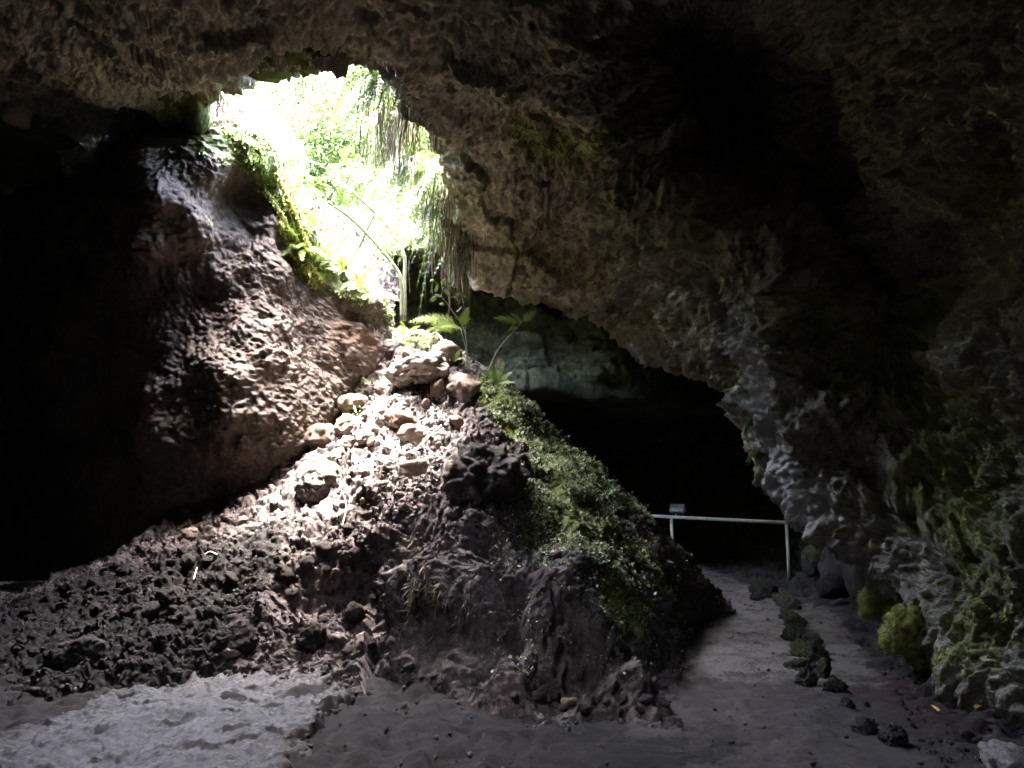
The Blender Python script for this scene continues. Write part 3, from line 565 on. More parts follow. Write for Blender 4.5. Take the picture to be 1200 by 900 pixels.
big = [  # px, py, w_px, h_px, seed, mat, name, label, options
 (374, 560, 64, 56, 1, 'boulder', 'boulder', 'large rounded boulder with mossy top at the left foot of the sunlit rubble', dict(moss=.5, pale=.35, sub=5, soft=.45, rough=.045)),
 (483, 549, 40, 28, 2, 'stone', 'stone_block', 'tan rectangular stone block with flat top at the lower edge of the sunlit rubble', dict(block=True, sub=4, pale=.1)),
 (490, 432, 84, 42, 3, 'stone', 'boulder', 'large pale angular rock highest in the sunlit rubble below the ferns', dict(sub=5, pale=.45, rust=.3)),
 (513, 453, 22, 30, 4, 'stone', 'stone', 'small upright grey stone under the large pale rock near the mound top', dict(sub=4)),
 (538, 452, 40, 34, 5, 'stone', 'boulder', 'brown rounded rock beside the upright grey stone near the mound top', dict(sub=4, rust=.25, soft=.85, rough=.1)),
 (411, 469, 34, 24, 6, 'stone', 'stone_block', 'yellowish mossy block against the brown wall, topmost of the left edge stones', dict(sub=4, moss=.5)),
 (404, 497, 32, 26, 7, 'stone', 'stone', 'green mossed stone below the yellowish block along the brown wall', dict(sub=4, moss=.75)),
 (409, 517, 18, 17, 8, 'stone', 'stone_block', 'small square yellow stone above the large rounded boulder', dict(sub=4, block=True, moss=.35)),
 (428, 509, 22, 20, 9, 'stone', 'stone', 'tan stone just right of the small square yellow stone', dict(sub=4)),
 (379, 512, 40, 34, 10, 'stone', 'rock_slab_piece', 'brown slanting stone slab leaning on the base of the brown wall', dict(sub=4, rust=.5, dz=1.1)),
 (396, 534, 22, 20, 13, 'stone', 'stone', 'tan stone tucked against the upper right of the large rounded boulder', dict(sub=4)),
 (472, 492, 34, 20, 12, 'stone', 'stone', 'reddish brown flat stone in the middle of the sunlit rubble', dict(sub=4, rust=.6)),
 (487, 506, 36, 24, 16, 'stone', 'stone', 'yellow topped brown stone right of the reddish flat stone', dict(sub=4, rust=.3, moss=.25)),
 (566, 556, 92, 84, 14, 'mound', 'overhanging_boulder', 'huge dark overhanging boulder with mossy crown beside the green right flank', dict(sub=5, moss=.4, pale=.15, soft=.6, rough=.1)),
 (520, 412, 44, 26, 15, 'stone', 'boulder', 'mossy tan rock on the mound top beside the fern stems', dict(sub=4, moss=.5)),
 (455, 405, 30, 20, 17, 'boulder', 'boulder', 'dark stone at the mound top where it meets the brown wall', dict(sub=4, moss=.3)),
 (530, 560, 30, 50, 18, 'stone', 'rock_slab_piece', 'tall mossy slab standing between the sunlit rubble and the huge dark boulder', dict(sub=4, moss=.5)),
 (92, 758, 74, 56, 21, 'boulder_shade', 'boulder', 'biggest dark angular boulder in the rubble behind the grey rock slab', dict(sub=5, soft=.8, pale=.1)),
 (276, 739, 52, 44, 22, 'boulder_shade', 'boulder', 'dark rough boulder at the back edge of the grey rock slab', dict(sub=5, soft=.75)),
 (200, 694, 48, 40, 23, 'boulder_shade', 'boulder', 'dark boulder high in the left rubble below the brown wall', dict(sub=5, soft=.8)),
 (366, 744, 36, 32, 24, 'boulder_shade', 'boulder', 'dark jagged clod at the right corner behind the grey rock slab', dict(sub=5, rough=.13)),
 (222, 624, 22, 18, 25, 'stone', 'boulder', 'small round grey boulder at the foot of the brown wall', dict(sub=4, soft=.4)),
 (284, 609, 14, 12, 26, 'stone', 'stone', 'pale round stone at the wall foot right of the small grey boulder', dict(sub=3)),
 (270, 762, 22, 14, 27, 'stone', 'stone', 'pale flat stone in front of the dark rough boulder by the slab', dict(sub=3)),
 (636, 818, 44, 30, 28, 'boulder', 'boulder', 'ragged dark clod lying against the front foot of the mound', dict(sub=5, rough=.14, moss=.1)),
 (668, 823, 20, 14, 29, 'stone', 'stone', 'small grey stone right of the ragged clod at the mound foot', dict(sub=3)),
]
for (px, py, w_, h_, sd_, mt, nm, lb, op) in big:
    op = dict(op); dz = op.pop('dz', 1.)
    p = on_mound(px, py + h_ * .28); d_ = p[1]
    W_, H_ = px2m(w_, d_) / 2, px2m(h_, d_) / 2
    if px < 300 and py > 680: W_ *= .85; H_ *= .85; p[2] -= .25 * H_
    p[2] += H_ * .35; p[1] += .12 * W_
    r_ = np.random.default_rng(sd_)
    rock(nm, p, (W_ * 1.08, (W_ + H_) / 2 * 1.05, H_ * 1.08 * dz), (r_.uniform(-.2, .2), r_.uniform(-.2, .2), r_.uniform(-.5, .5)), mt, sd_, lb, 'rock', **op)

def scatter_rocks(n, region, size, mat, label, group, nprot, seed, name='stone', **kw):
    r = np.random.default_rng(seed); c = 0; occupied = []
    while c < n:
        px, py = region(r)
        s = size(r)
        if any((px - a) ** 2 + (py - b) ** 2 < (.55 * (s + t)) ** 2 for a, b, t in occupied): 
            c += .2; continue
        occupied.append((px, py, s)); p = on_mound(px, py); R_ = px2m(s, p[1]) / 2
        p[2] += R_ * .3
        k = r.integers(nprot)
        rock(name, p, (R_ * r.uniform(.9, 1.35), R_ * r.uniform(.8, 1.2), R_ * r.uniform(.65, 1.0)), tuple(r.uniform(-.6, .6, 2)) + (r.uniform(0, 6.28),), mat, 100 + seed * 20 + k, label, 'rock', group, share=(group, k), **kw)
        c += 1
def reg_sun(r):
    py = r.uniform(415, 610); t = (py - 415) / 195
    return r.uniform(445 - 45 * min(1, t * 2), 545 - 20 * t), py
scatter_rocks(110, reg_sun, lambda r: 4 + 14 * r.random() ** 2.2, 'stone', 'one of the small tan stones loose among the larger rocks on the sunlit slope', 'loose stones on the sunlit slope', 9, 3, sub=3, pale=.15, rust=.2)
def reg_left(r):
    while 1:
        px, py = r.uniform(-20, 440), r.uniform(620, 815)
        top = np.interp(px, [0, 120, 220, 330, 440], [715, 680, 640, 605, 600]); bot = np.interp(px, [0, 110, 260, 330, 375, 440], [825, 805, 762, 742, 750, 800])
        if top < py < bot: return px, py
scatter_rocks(150, reg_left, lambda r: 5 + 17 * r.random() ** 2.5, 'boulder_shade', 'one of the small dark stones strewn over the rubble behind the grey slab', 'dark stones in the left rubble', 10, 4, sub=3, pale=.12, soft=.8)
def reg_foot(r): 
    px = r.uniform(420, 800); return px, np.interp(px, [420, 500, 560, 640, 800], [770, 800, 820, 832, 834]) + r.uniform(-14, 4)
scatter_rocks(40, reg_foot, lambda r: 4 + 12 * r.random() ** 2, 'boulder', 'one of the small dark clods along the front foot of the mound', 'clods along the mound foot', 6, 6, sub=3, rough=.1)

# stones edging the path
es = [(888, 688, 16, 10), (903, 690, 20, 12), (920, 697, 24, 14), (930, 708, 26, 16), (926, 722, 26, 16), (940, 727, 26, 18), (932, 740, 28, 18), (947, 748, 26, 18), (936, 757, 30, 18), (950, 764, 28, 20), (943, 777, 30, 18), (958, 781, 26, 20), (955, 795, 30, 20), (970, 801, 26, 22), (998, 822, 16, 20), (1012, 846, 22, 16), (1030, 855, 28, 18), (893, 697, 14, 8), (915, 706, 16, 10)]
for i, (px, py, w_, h_) in enumerate(es):
    p = onground(px, py + h_ * .45); d_ = p[1]; r_ = np.random.default_rng(300 + i)
    W_, H_ = px2m(w_, d_) / 2, px2m(h_, d_) / 2; p[2] = H_ * .55
    lb = ['one of the rough mossy stones in the row edging the earth path', 'one of the stray dark stones past the near end of the path edging'][14 <= i <= 16]
    k_ = r_.uniform(.7, 1.05); p[:2] += r_.normal(size=2) * .05
    rock('edging_stone', p - np.array([0, 0, .3 * H_]), (W_ * 1.15 * k_ * r_.uniform(.8, 1.25), W_ * k_ * r_.uniform(.75, 1.2), H_ * 1.25 * r_.uniform(.8, 1.25)), (r_.uniform(-.5, .5), r_.uniform(-.5, .5), r_.uniform(0, 6)), 'boulder', 300 + i, lb, 'rock', ['stones edging the path', 'stray stones by the path'][14 <= i <= 16], sub=5, moss=.6 if i < 14 else .1, pale=.3, rough=.15, soft=.95)
p = onground(1185, 905); rock('boulder', p + np.array([.05, 0, .02]), (.21, .2, .13), (.1, .1, .4), 'stone', 77, 'pale grey boulder cut off at the bottom right corner of the floor', 'rock', sub=5, pale=.5)
# boulders and moss under the overhang at the right
ub = [(952, 642, 30, 40, 'boulder', .25, 'low grey rock behind the right rail post'), (960, 629, 24, 24, 'boulder', .45, 'round stone wedged highest under the overhang beside the rail lamp'), (955, 656, 34, 36, 'boulder', .85, 'bright mossy stone at the end of the handrail'),
      (988, 664, 58, 72, 'boulder', .0, 'smooth grey upright boulder under the overhang right of the handrail'), (1012, 676, 46, 70, 'boulder', .1, 'second smooth grey boulder leaning next to the upright one'), (975, 688, 40, 24, 'boulder', .1, 'low dark rock in front of the smooth grey boulder'), (1042, 690, 58, 66, 'boulder', .8, 'moss draped rock between the grey boulders and the big moss cushion')]
for i, (px, py, w_, h_, mt, ms, lb) in enumerate(ub):
    d_ = [14.6, 12.9, 12.2, 10.9, 10.2, 10.6, 9.0][i]
    p = P(px, py, d_); W_, H_ = px2m(w_, d_) / 2, px2m(h_, d_) / 2
    rock('boulder', p, (W_ * 1.1, W_, H_ * 1.1), (.1 * i, .1, .7 * i), mt, 400 + i, lb, 'rock', sub=5, moss=ms, soft=.45, rough=.05)
# more rock filling under the overhang down to the floor
for i, (px, py, d_, w_, h_, lb) in enumerate([(1075, 700, 8.9, 70, 90, 'dark rock under the overhang above the big moss cushion'), (1150, 770, 7.3, 80, 80, 'dark rock deep under the overhang right of the moss cushion')]):
    rock('boulder', P(px, py, d_), (px2m(w_, d_) / 2, px2m(w_, d_) / 2, px2m(h_, d_) / 2), (0, .2, i), 'boulder', 420 + i, lb, 'rock', sub=5, rough=.09)

# ------------------------------------------------------------------ leaf helpers
def quadmesh(name, Q, rnd, mat, parent=None):
    Q = np.asarray(Q, float); n = len(Q); V = Q.reshape(-1, 3)
    return make_mesh(name, V, np.arange(n * 4).reshape(n, 4), M[mat], smooth=False, attrs=dict(rnd=np.repeat(rnd, 4)), parent=parent)
def unit(v): return v / (np.linalg.norm(v, axis=-1, keepdims=True) + 1e-9)
def diamonds(root, dirv, wid, nrm_, kink=.0):
    """leaf quads: root, side, tip, side"""
    s = unit(np.cross(dirv, nrm_)) * wid
    mid = root + dirv * .45
    return np.stack([root, mid + s, root + dirv + nrm_ * kink, mid - s], 1)
def frond(base, d, L, W, droop, n=16, r=RNG, fine=True, tint=.5, face=None):
    base = np.array(base, float); d = unit(np.array(d, float)); s = np.linspace(.0, 1, n + 1)
    pts = base + d * L * s[:, None] + np.array([0, 0, -1.]) * droop * L * (s ** 2)[:, None]
    t = unit(np.gradient(pts, axis=0)); up = (np.array([0, 0, 1.]) if face is None else np.array(face, float)) + .2 * r.normal(size=3)
    side = unit(np.cross(t, up)); nz = unit(np.cross(side, t))
    Q, R_ = [], []
    wr = .006 * (1 - .7 * s)[:, None] * max(1, L)
    mr = np.stack([pts[:-1] - side[:-1] * wr[:-1], pts[:-1] + side[:-1] * wr[:-1], pts[1:] + side[1:] * wr[1:], pts[1:] - side[1:] * wr[1:]], 1)
    Q.append(mr); R_.append(np.full(n, tint))
    k = np.arange(max(1, int(n * .18)), n); sk = s[k]
    ln = W * np.minimum(1, 5 * (sk - .1) + .25) * (1 - sk) ** .65 + .012
    for sg in (-1, 1):
        dv = unit(side[k] * sg + t[k] * .55 + r.normal(size=(len(k), 3)) * .12 - np.array([0, 0, .2])) * ln[:, None]
        if fine:
            m = 6
            for j in range(m):
                f = (j + .6) / m; rt = pts[k] + dv * f; l2 = ln * .34 * (1 - f * .75)
                perp = unit(np.cross(dv, nz[k]))
                for s2 in (-1, 1):
                    dd = unit(perp * s2 + unit(dv) * .7) * l2[:, None]
                    Q.append(diamonds(rt, dd, (l2 * .3)[:, None], nz[k])); R_.append(np.clip(tint + r.normal(size=len(k)) * .22, 0, 1))
        else:
            Q.append(diamonds(pts[k], dv, (ln * .2)[:, None], nz[k])); R_.append(np.clip(tint + r.normal(size=len(k)) * .22, 0, 1))
    return np.concatenate(Q), np.concatenate(R_)
def strands(base, n, L, spread, r=RNG, wid=.006, sway=.12, back=(0, 0, 0)):
    Q, R_ = [], []; m = 6
    for i in range(n):
        b = np.array(base) + r.normal(size=3) * np.array(spread); l = L * r.uniform(.45, 1.1)
        s = np.linspace(0, 1, m + 1)[:, None]; sw = r.normal(size=3) * sway; sw[2] = 0
        pts = b + np.array([0, 0, -1.]) * l * s + (sw + np.array(back)) * l * np.sin(s * 2.2) + r.normal(size=(m + 1, 3)) * .012 * np.array([1, 1, .3])
        ang = r.uniform(0, 3.14); sv = np.array([math.cos(ang), math.sin(ang), 0]) * wid * r.uniform(.6, 1.5)
        w_ = (1 - .7 * s)
        Q.append(np.stack([pts[:-1] - sv * w_[:-1], pts[:-1] + sv * w_[:-1], pts[1:] + sv * w_[1:], pts[1:] - sv * w_[1:]], 1)); R_.append(np.full(m, r.random()))
    return np.concatenate(Q), np.concatenate(R_)
def leafcloud(c, rad, n, size, r=RNG, hang=.3, outward=None):
    p = r.normal(size=(n, 3)); p = unit(p) * (r.random((n, 1)) ** .45)
    clump = unit(r.normal(size=(9, 3))) * .75; near = clump[r.integers(9, size=n)]
    p = np.where(r.random((n, 1)) < .6, near + p * .38, p) * np.array(rad) + np.array(c)
    d = unit(r.normal(size=(n, 3)) + np.array([0, 0, -hang]) + (0 if outward is None else np.array(outward)))
    nz = unit(r.normal(size=(n, 3)) + np.array([0, 0, 1.2])); l = size * r.uniform(.5, 1.3, n)
    return diamonds(p, d * l[:, None], (l * .3)[:, None], nz, -.005), np.clip(r.normal(.5, .28, n), 0, 1)
def tube(pts, rad, seg=8, sm=6, closed=True):
    seg += seg % 2; pts = np.array(pts, float); t = np.linspace(0, len(pts) - 1, (len(pts) - 1) * sm + 1); C = crom(pts, t) if len(pts) > 2 and sm > 1 else pts
    if len(C) == len(pts): t = np.arange(len(pts))
    rr = np.interp(t, np.arange(len(pts)), rad if hasattr(rad, '__len__') else [rad] * len(pts))
    T = unit(np.gradient(C, axis=0)); ref = np.array([.31, .9, .2]) if abs(T[0] @ np.array([.31, .9, .2])) < .9 else np.array([1., 0, 0])
    a = unit(np.cross(T, ref)); b = np.cross(T, a); th = np.linspace(0, 2 * math.pi, seg, endpoint=False)
    V = C[:, None] + rr[:, None, None] * (np.cos(th)[None, :, None] * a[:, None] + np.sin(th)[None, :, None] * b[:, None])
    n = len(C); i = np.arange(n * seg).reshape(n, seg); j = np.roll(i, -1, 1)
    Fq = np.stack([i[:-1], j[:-1], j[1:], i[1:]], -1).reshape(-1, 4)
    V = V.reshape(-1, 3)
    V = np.concatenate([V, C[:1], C[-1:]]); e0, e1 = n * seg, n * seg + 1
    cap = [(i[0, k], e0, e0, j[0, k]) for k in range(0)]
    caps = np.array([(e0, j[0, k], i[0, k], i[0, k]) for k in range(0)]).reshape(-1, 4)
    q0 = np.array([(e0, i[0, (k + 2) % seg], i[0, k + 1], i[0, k]) for k in range(0, seg, 2)]); q1 = np.array([(e1, i[-1, k], i[-1, k + 1], i[-1, (k + 2) % seg]) for k in range(0, seg, 2)])
    return V, np.concatenate([Fq, q0, q1])
def join(parts):
    Vs, Fs, o_ = [], [], 0
    for V, Fq in parts: Vs.append(V); Fs.append(Fq + o_); o_ += len(V)
    return np.concatenate(Vs), np.concatenate(Fs)
def boxm(c, sx, sy, sz, bev=.004):
    """a bevelled box"""
    V, Fq = [], []
    bm = bmesh.new(); bmesh.ops.create_cube(bm, size=1); bmesh.ops.scale(bm, vec=(sx, sy, sz), verts=bm.verts)
    bmesh.ops.bevel(bm, geom=bm.edges[:], offset=bev, segments=2, affect='EDGES')
    bmesh.ops.triangulate(bm, faces=bm.faces[:])
    V = np.array([v.co[:] for v in bm.verts]) + np.array(c); Fq = np.array([[v.index for v in f.verts] for f in bm.faces]); bm.free(); return V, Fq

# ------------------------------------------------------------------ vegetation in and over the pit
pv = np.stack(proj(PITV), -1); PITBACK = ((PITN * (np.array([0, 0, CAMZ]) - PITV)).sum(1) < 0) | (PITV[:, 1] < 9.4)
def pitpt(px, py):
    k = np.argmin((pv[:, 0] - px) ** 2 + (pv[:, 1] - py) ** 2 + 1e7 * PITBACK); return PITV[k], PITN[k]
shrubs = [(300, 90, .5), (335, 75, .45), (370, 95, .5), (405, 90, .45), (440, 100, .4), (290, 125, .45), (325, 120, .5), (360, 135, .5), (400, 130, .45), (430, 140, .4), (310, 155, .45), (345, 165, .5), (380, 170, .45), (415, 175, .4), (445, 170, .35), (335, 195, .45), (365, 200, .45), (395, 205, .4), (425, 205, .35), (280, 100, .4), (455, 130, .35), (350, 225, .4), (385, 225, .35), (270, 118, .35)]
for i, (px, py, rd) in enumerate(shrubs):
    p, n_ = pitpt(px, py); r_ = np.random.default_rng(500 + i)
    t = tag(empty('shrub', p), 'one of the leafy sunlit shrubs covering the inside of the roof opening', 'shrub', 'shrubs lining the roof opening')
    c = n_ * .12
    Q, rn = leafcloud(c, (rd * .8, rd * .6, rd * .75), 420, .075, r_, .5, n_ * .5); quadmesh('foliage', Q, rn, 'shrub', t)
    V, Fq = join([tube([(0, 0, -.05), c * .6 + r_.normal(size=3) * .05, c + r_.normal(size=3) * rd * .45], [.012, .008, .003], 6) for _ in range(4)]); make_mesh('stem', V, Fq, M['stem'], parent=t)
vines = [(320, 80), (350, 85), (385, 80), (420, 95), (445, 110), (300, 105), (400, 110), (435, 130), (370, 120)]
for i, (px, py) in enumerate(vines):
    p, n_ = pitpt(px, py); r_ = np.random.default_rng(560 + i); p = p + n_ * .25
    t = tag(empty('hanging_vine', p), 'one of the thin vines trailing down the far side of the roof opening', 'vine', 'vines in the roof opening')
    Q, rn = strands((0, 0, .2), 16, 1.2, (.18, .1, .1), r_, .006); quadmesh('vines', Q, rn, 'dry', t)
    b = Q[r_.integers(len(Q), size=120)].mean(1); l = r_.uniform(.03, .07, 120)
    quadmesh('leaves', diamonds(b, unit(r_.normal(size=(120, 3)) + [0, 0, -.8]) * l[:, None], (l * .32)[:, None], unit(r_.normal(size=(120, 3)) + [0, 0, 1])), r_.random(120), 'shrub', t)
rim = [(-5.6, 12.0, .75), (-4.7, 12.9, .8), (-3.8, 12.7, .7), (-3.0, 13.2, .8), (-2.2, 12.8, .7), (-1.4, 13.1, .8), (-.6, 12.8, .7), (.3, 12.7, .8), (-4.2, 14.0, .9), (-2.6, 14.2, .9), (-1.0, 14.1, .9), (.8, 13.8, .9), (-5.6, 13.6, .9), (-3.4, 15.2, 1.), (-1.8, 15.3, 1.), (-.1, 15.2, 1.), (1.6, 14.8, 1.), (-5, 15.2, 1.)]
for i, (x_, y_, rd) in enumerate(rim):
    r_ = np.random.default_rng(600 + i)
    t = tag(empty('bush', (x_, y_, float(land(np.array(x_), np.array(y_))) - .1)), 'one of the big bushes standing on the land behind the roof opening', 'bush', 'bushes above the roof opening')
    Q, rn = leafcloud((0, -.1, rd * .6), (rd, rd, rd * .9), 2200, .085, r_); quadmesh('crown', Q, rn, 'shrub', t)
    V, Fq = join([tube([(0, 0, -.2), r_.normal(size=3) * .1 + np.array([0, 0, rd * .5]), r_.normal(size=3) * rd * .4 + np.array([0, 0, rd])], [.05, .035, .01], 7) for _ in range(5)]); make_mesh('trunk', V, Fq, M['twig'], parent=t)

# a tree added out of view to shade the opening from the left
t = tag(empty('shade_tree', (-6.4, 9.0, 6.5)), 'leafy tree added out of view with boughs shading the roof opening from the left', 'shade_tree')
V, Fq = join([tube([(0, 0, -.2), (.2, 0, 1.2), (.9, .1, 2.2), (2.6, .1, 2.9)], [.16, .13, .09, .03], 10), tube([(.3, 0, 1.3), (1.2, -.7, 2.3), (3.4, -1.0, 2.9)], [.08, .06, .02], 8), tube([(.3, 0, 1.2), (1.2, .9, 2.2), (3.2, 1.5, 2.8)], [.08, .06, .02], 8)]); make_mesh('trunk', V, Fq, M['twig'], parent=t)
r_ = np.random.default_rng(650); Qs, Rs = [], []
for c_, rd_, n_ in [((2.6, .1, 3.0), .8, 330), ((3.4, -1.0, 3.0), .8, 300), ((3.2, 1.5, 2.9), .8, 380), ((1.4, .2, 2.9), .9, 500)]:
    Q, rn = leafcloud(c_, (rd_, rd_, rd_ * .4), n_, .13, r_); Qs.append(Q); Rs.append(rn)
quadmesh('crown', np.concatenate(Qs), np.concatenate(Rs), 'shrub', t)
# trees added out of view on the near side to block sky and sun
for i, (x_, y_, hz, rd) in enumerate([(-4.7, 5.6, 2.2, 1.5), (-2.9, 5.3, 2.8, 1.5), (-.8, 5.2, 2.7, 1.6), (.9, 5.6, 2.4, 1.5), (-3.9, 2.6, 2.3, 1.1)]):
    r_ = np.random.default_rng(660 + i); b0 = np.array([x_, y_, 6.5]); t = tag(empty('shade_tree', b0), 'one of the small dense trees added out of view to shade the roof openings', 'shade_tree', 'unseen shade trees on the near side')
    Q, rn = leafcloud((0, .2, hz) if i < 4 else (2.1, .3, hz), (rd, rd * .9, rd * (1.2 if i < 4 else .35)), 3600 if i < 4 else 2400, .15, r_); quadmesh('crown', Q, rn, 'shrub', t)
    V, Fq = join([tube([(0, 0, -.2), r_.normal(size=3) * .08 + np.array([0, 0, hz * .5]), np.array([0 if i < 4 else 1.7, .2, hz]) + r_.normal(size=3) * rd * .45], [.12, .09, .02], 8) for _ in range(5)]); make_mesh('trunk', V, Fq, M['twig'], parent=t)
t = tag(empty('shade_tree', (2.3, 10.6, 7.0)), 'leafy tree added to shade the right side of the roof opening', 'shade_tree'); r_ = np.random.default_rng(655)  # added crowns keep sky and sun off the hanging ferns
V, Fq = join([tube([(0, 0, -.2), (-.3, 0, .9), (-1.2, -.1, .9), (-2.6, -.4, .5)], [.15, .12, .08, .03], 10), tube([(-.3, 0, .9), (-1.3, -1.0, .9), (-2.6, -1.8, .5)], [.08, .06, .02], 8), tube([(-.3, 0, .9), (-1.6, .4, 1.7), (-3.6, .7, 1.9)], [.08, .06, .02], 8)]); make_mesh('trunk', V, Fq, M['twig'], parent=t)
Q1, R1 = leafcloud((-2.5, -.2, .45), (.9, 1.0, .3), 1700, .13, r_); Q2, R2 = leafcloud((-2.6, -1.7, .45), (.75, .7, .3), 1200, .13, r_)
Q3, R3 = leafcloud((-3.4, .7, 1.9), (1.3, 1.0, .35), 2000, .13, r_)
quadmesh('crown', np.concatenate([Q1, Q2, Q3]), np.concatenate([R1, R2, R3]), 'shrub', t)
t = tag(empty('bush', (-1.6, 6.6, 6.5)), 'leafy bush added out of view over the near lip to block sky and sun', 'bush'); r_ = np.random.default_rng(657)  # hidden foliage added to cut light entering the front of the opening
Q, rn = leafcloud((-.2, .9, .6), (1.5, .65, .3), 1700, .12, r_); quadmesh('crown', Q, rn, 'shrub', t)
V, Fq = join([tube([(0, 0, -.3), (r_.normal() * .3, .4, .4), (r_.normal() * .8, 1.0, .6)], [.05, .04, .012], 7) for _ in range(6)]); make_mesh('trunk', V, Fq, M['twig'], parent=t)
# ferns hanging from the right and far lip
hang = [(447, 92, 7.9, .55, .5, 'green', 'highest of the hanging ferns, sunlit beside the notch at the top of the roof opening'), (462, 98, 8.0, .8, .8, 'mix', 'yellow green fern and straw hanging below the upper right lip of the opening'),
        (474, 118, 8.3, .75, 1.0, 'dry', 'brown straw curtain on the right lip level with the middle of the opening'), (484, 190, 9.1, .7, .5, 'green', 'pale green fern drooping from the right lip just under the straw curtain'),
        (505, 200, 9.4, .95, .7, 'green', 'largest bright green fern hanging over the dark gap right of the bent stems'), (522, 208, 9.6, 1.0, .9, 'mix', 'green fern with straw hanging right of the largest hanging fern'),
        (540, 222, 9.9, .95, 1.1, 'dry', 'long tan straw curtain at the right end of the hanging ferns'), (546, 268, 10.4, .6, .85, 'dry', 'rightmost straw tuft hanging over the fern fronds on the mound'),
        (440, 205, 11.2, .55, .4, 'green', 'deep green fern hanging from the far lip behind the bent stems'), (515, 228, 9.9, .9, .8, 'green', 'long green fern hanging lowest among the ferns beside the dark gap'), (534, 248, 10.1, .85, .9, 'mix', 'olive fern and straw hanging under the right end of the lip'), (498, 236, 10.4, .8, .5, 'green', 'shaded green fern hanging behind the lowest long fern'), (415, 200, 11.3, .5, .3, 'green', 'small green fern on the far lip left of the deep green one'),
        (470, 200, 10.6, .6, .5, 'green', 'green fern hanging behind the crossing of the bent stems'), (460, 140, 8.8, .5, .8, 'mix', 'straw and leaves hanging inside the opening behind the upper right lip')]
for i, (px, py, d_, Lg, Ld, kind, lb) in enumerate(hang):
    r_ = np.random.default_rng(700 + i); p = P(px, py, d_)
    t = tag(empty('hanging_fern', p), lb, 'fern')
    if kind != 'dry' or True:
        n_ = dict(green=22, mix=16, dry=8)[kind]; Qs, Rs = [], []
        for k in range(n_):
            a = r_.uniform(-1, 1); d = np.array([-.55 + .6 * a, -.35 + .4 * r_.normal(), .1 + .25 * r_.normal()])
            Q, rn = frond(r_.normal(size=3) * np.array([.12, .14, .05]), d, Lg * r_.uniform(.6, 1.05), .14 * r_.uniform(.7, 1.2), 1.15, 16, r_, True, r_.uniform(.3, .8)); Qs.append(Q); Rs.append(rn)
        quadmesh('fronds', np.concatenate(Qs), np.concatenate(Rs), 'fern', t)
    n_ = dict(green=25, mix=90, dry=190)[kind]
    Q, rn = strands((0, 0, .05), n_, Ld * 1.25, (.16, .16, .08), r_, .006, .08, (-.05, -.05, 0)); quadmesh('dry_strands', Q, rn, 'dry', t)  # loose straw strands hanging among the fronds

# bent stems with leafy heads
def sapling(pts, rad, lb, leaf=None, n=60, sz=.14, mat='stem'):
    base = P(*pts[0]); t = tag(empty('bent_sapling', base), lb, 'sapling')
    W_ = [P(*q) - base for q in pts]; V, Fq = tube(W_, rad, 10); make_mesh('stem', V, Fq, M[mat], parent=t)
    if leaf is not None:
        r_ = np.random.default_rng(int(pts[-1][0])); c = P(*leaf) - base; Qs, Rs = [], []
        for k in range(n):
            d = r_.normal(size=3) + np.array([-.3, -.3, .5]); Q, rn = frond(c + r_.normal(size=3) * .08, d, .42 * r_.uniform(.6, 1.2), .13, .5, 12, r_, False, .7); Qs.append(Q); Rs.append(rn)
        quadmesh('leafy_head', np.concatenate(Qs), np.concatenate(Rs), 'shrub', t)
sapling([(471, 376, 10.5), (470, 330, 10.4), (462, 312, 10.35), (440, 285, 10.2), (410, 255, 9.9), (385, 238, 9.5)], [.03, .028, .027, .026, .024, .018], 'lower bent pale stem curving up to the bright leaves at the opening edge', (368, 215, 9.25), 18)
sapling([(474, 376, 10.6), (474, 330, 10.55), (473, 298, 10.5), (455, 266, 10.4), (440, 250, 10.2), (408, 220, 9.8)], [.028, .027, .026, .025, .024, .018], 'upper bent pale stem rising behind the lower one toward the light', (392, 205, 9.6), 16)
base = P(416, 300, 10.45); t = make_mesh('leaning_stick', tube([(0, 0, 0), (P(428, 273, 10.35) - base), (P(440, 249, 10.25) - base)], [.03, .026, .022], 8)[0], tube([(0, 0, 0), (P(428, 273, 10.35) - base), (P(440, 249, 10.25) - base)], [.03, .026, .022], 8)[1], M['stem']); t.location = Vector(base.tolist()); tag(t, 'straight pale stick leaning across both bent stems', 'stick')

def fern(px, py, d_, fr, lb, mat='rimfern', stemlen=0, cat='fern', name='fern'):
    base = on_surf(LWV, LWP, px, py) if d_ == 'wall' else on_surf(CEIL, pc_, px, py) if d_ == 'ridge' else P(px, py, d_) if d_ else on_mound(px, py); t = tag(empty(name, base), lb, cat)
    for k, (tx, ty, dd, W_, dr) in enumerate(fr):
        tip = P(tx, ty, base[1] + dd) - base; L = np.linalg.norm(tip); r_ = np.random.default_rng(int(px * 7 + k))
        d = tip + np.array([0, 0, dr * L]);
        Q, rn = frond((0, 0, 0), d, np.linalg.norm(d), W_, dr * L / np.linalg.norm(d), 20, r_, True, .65, (0, -1, .6)); quadmesh('frond', Q, rn, mat, t)
    return t
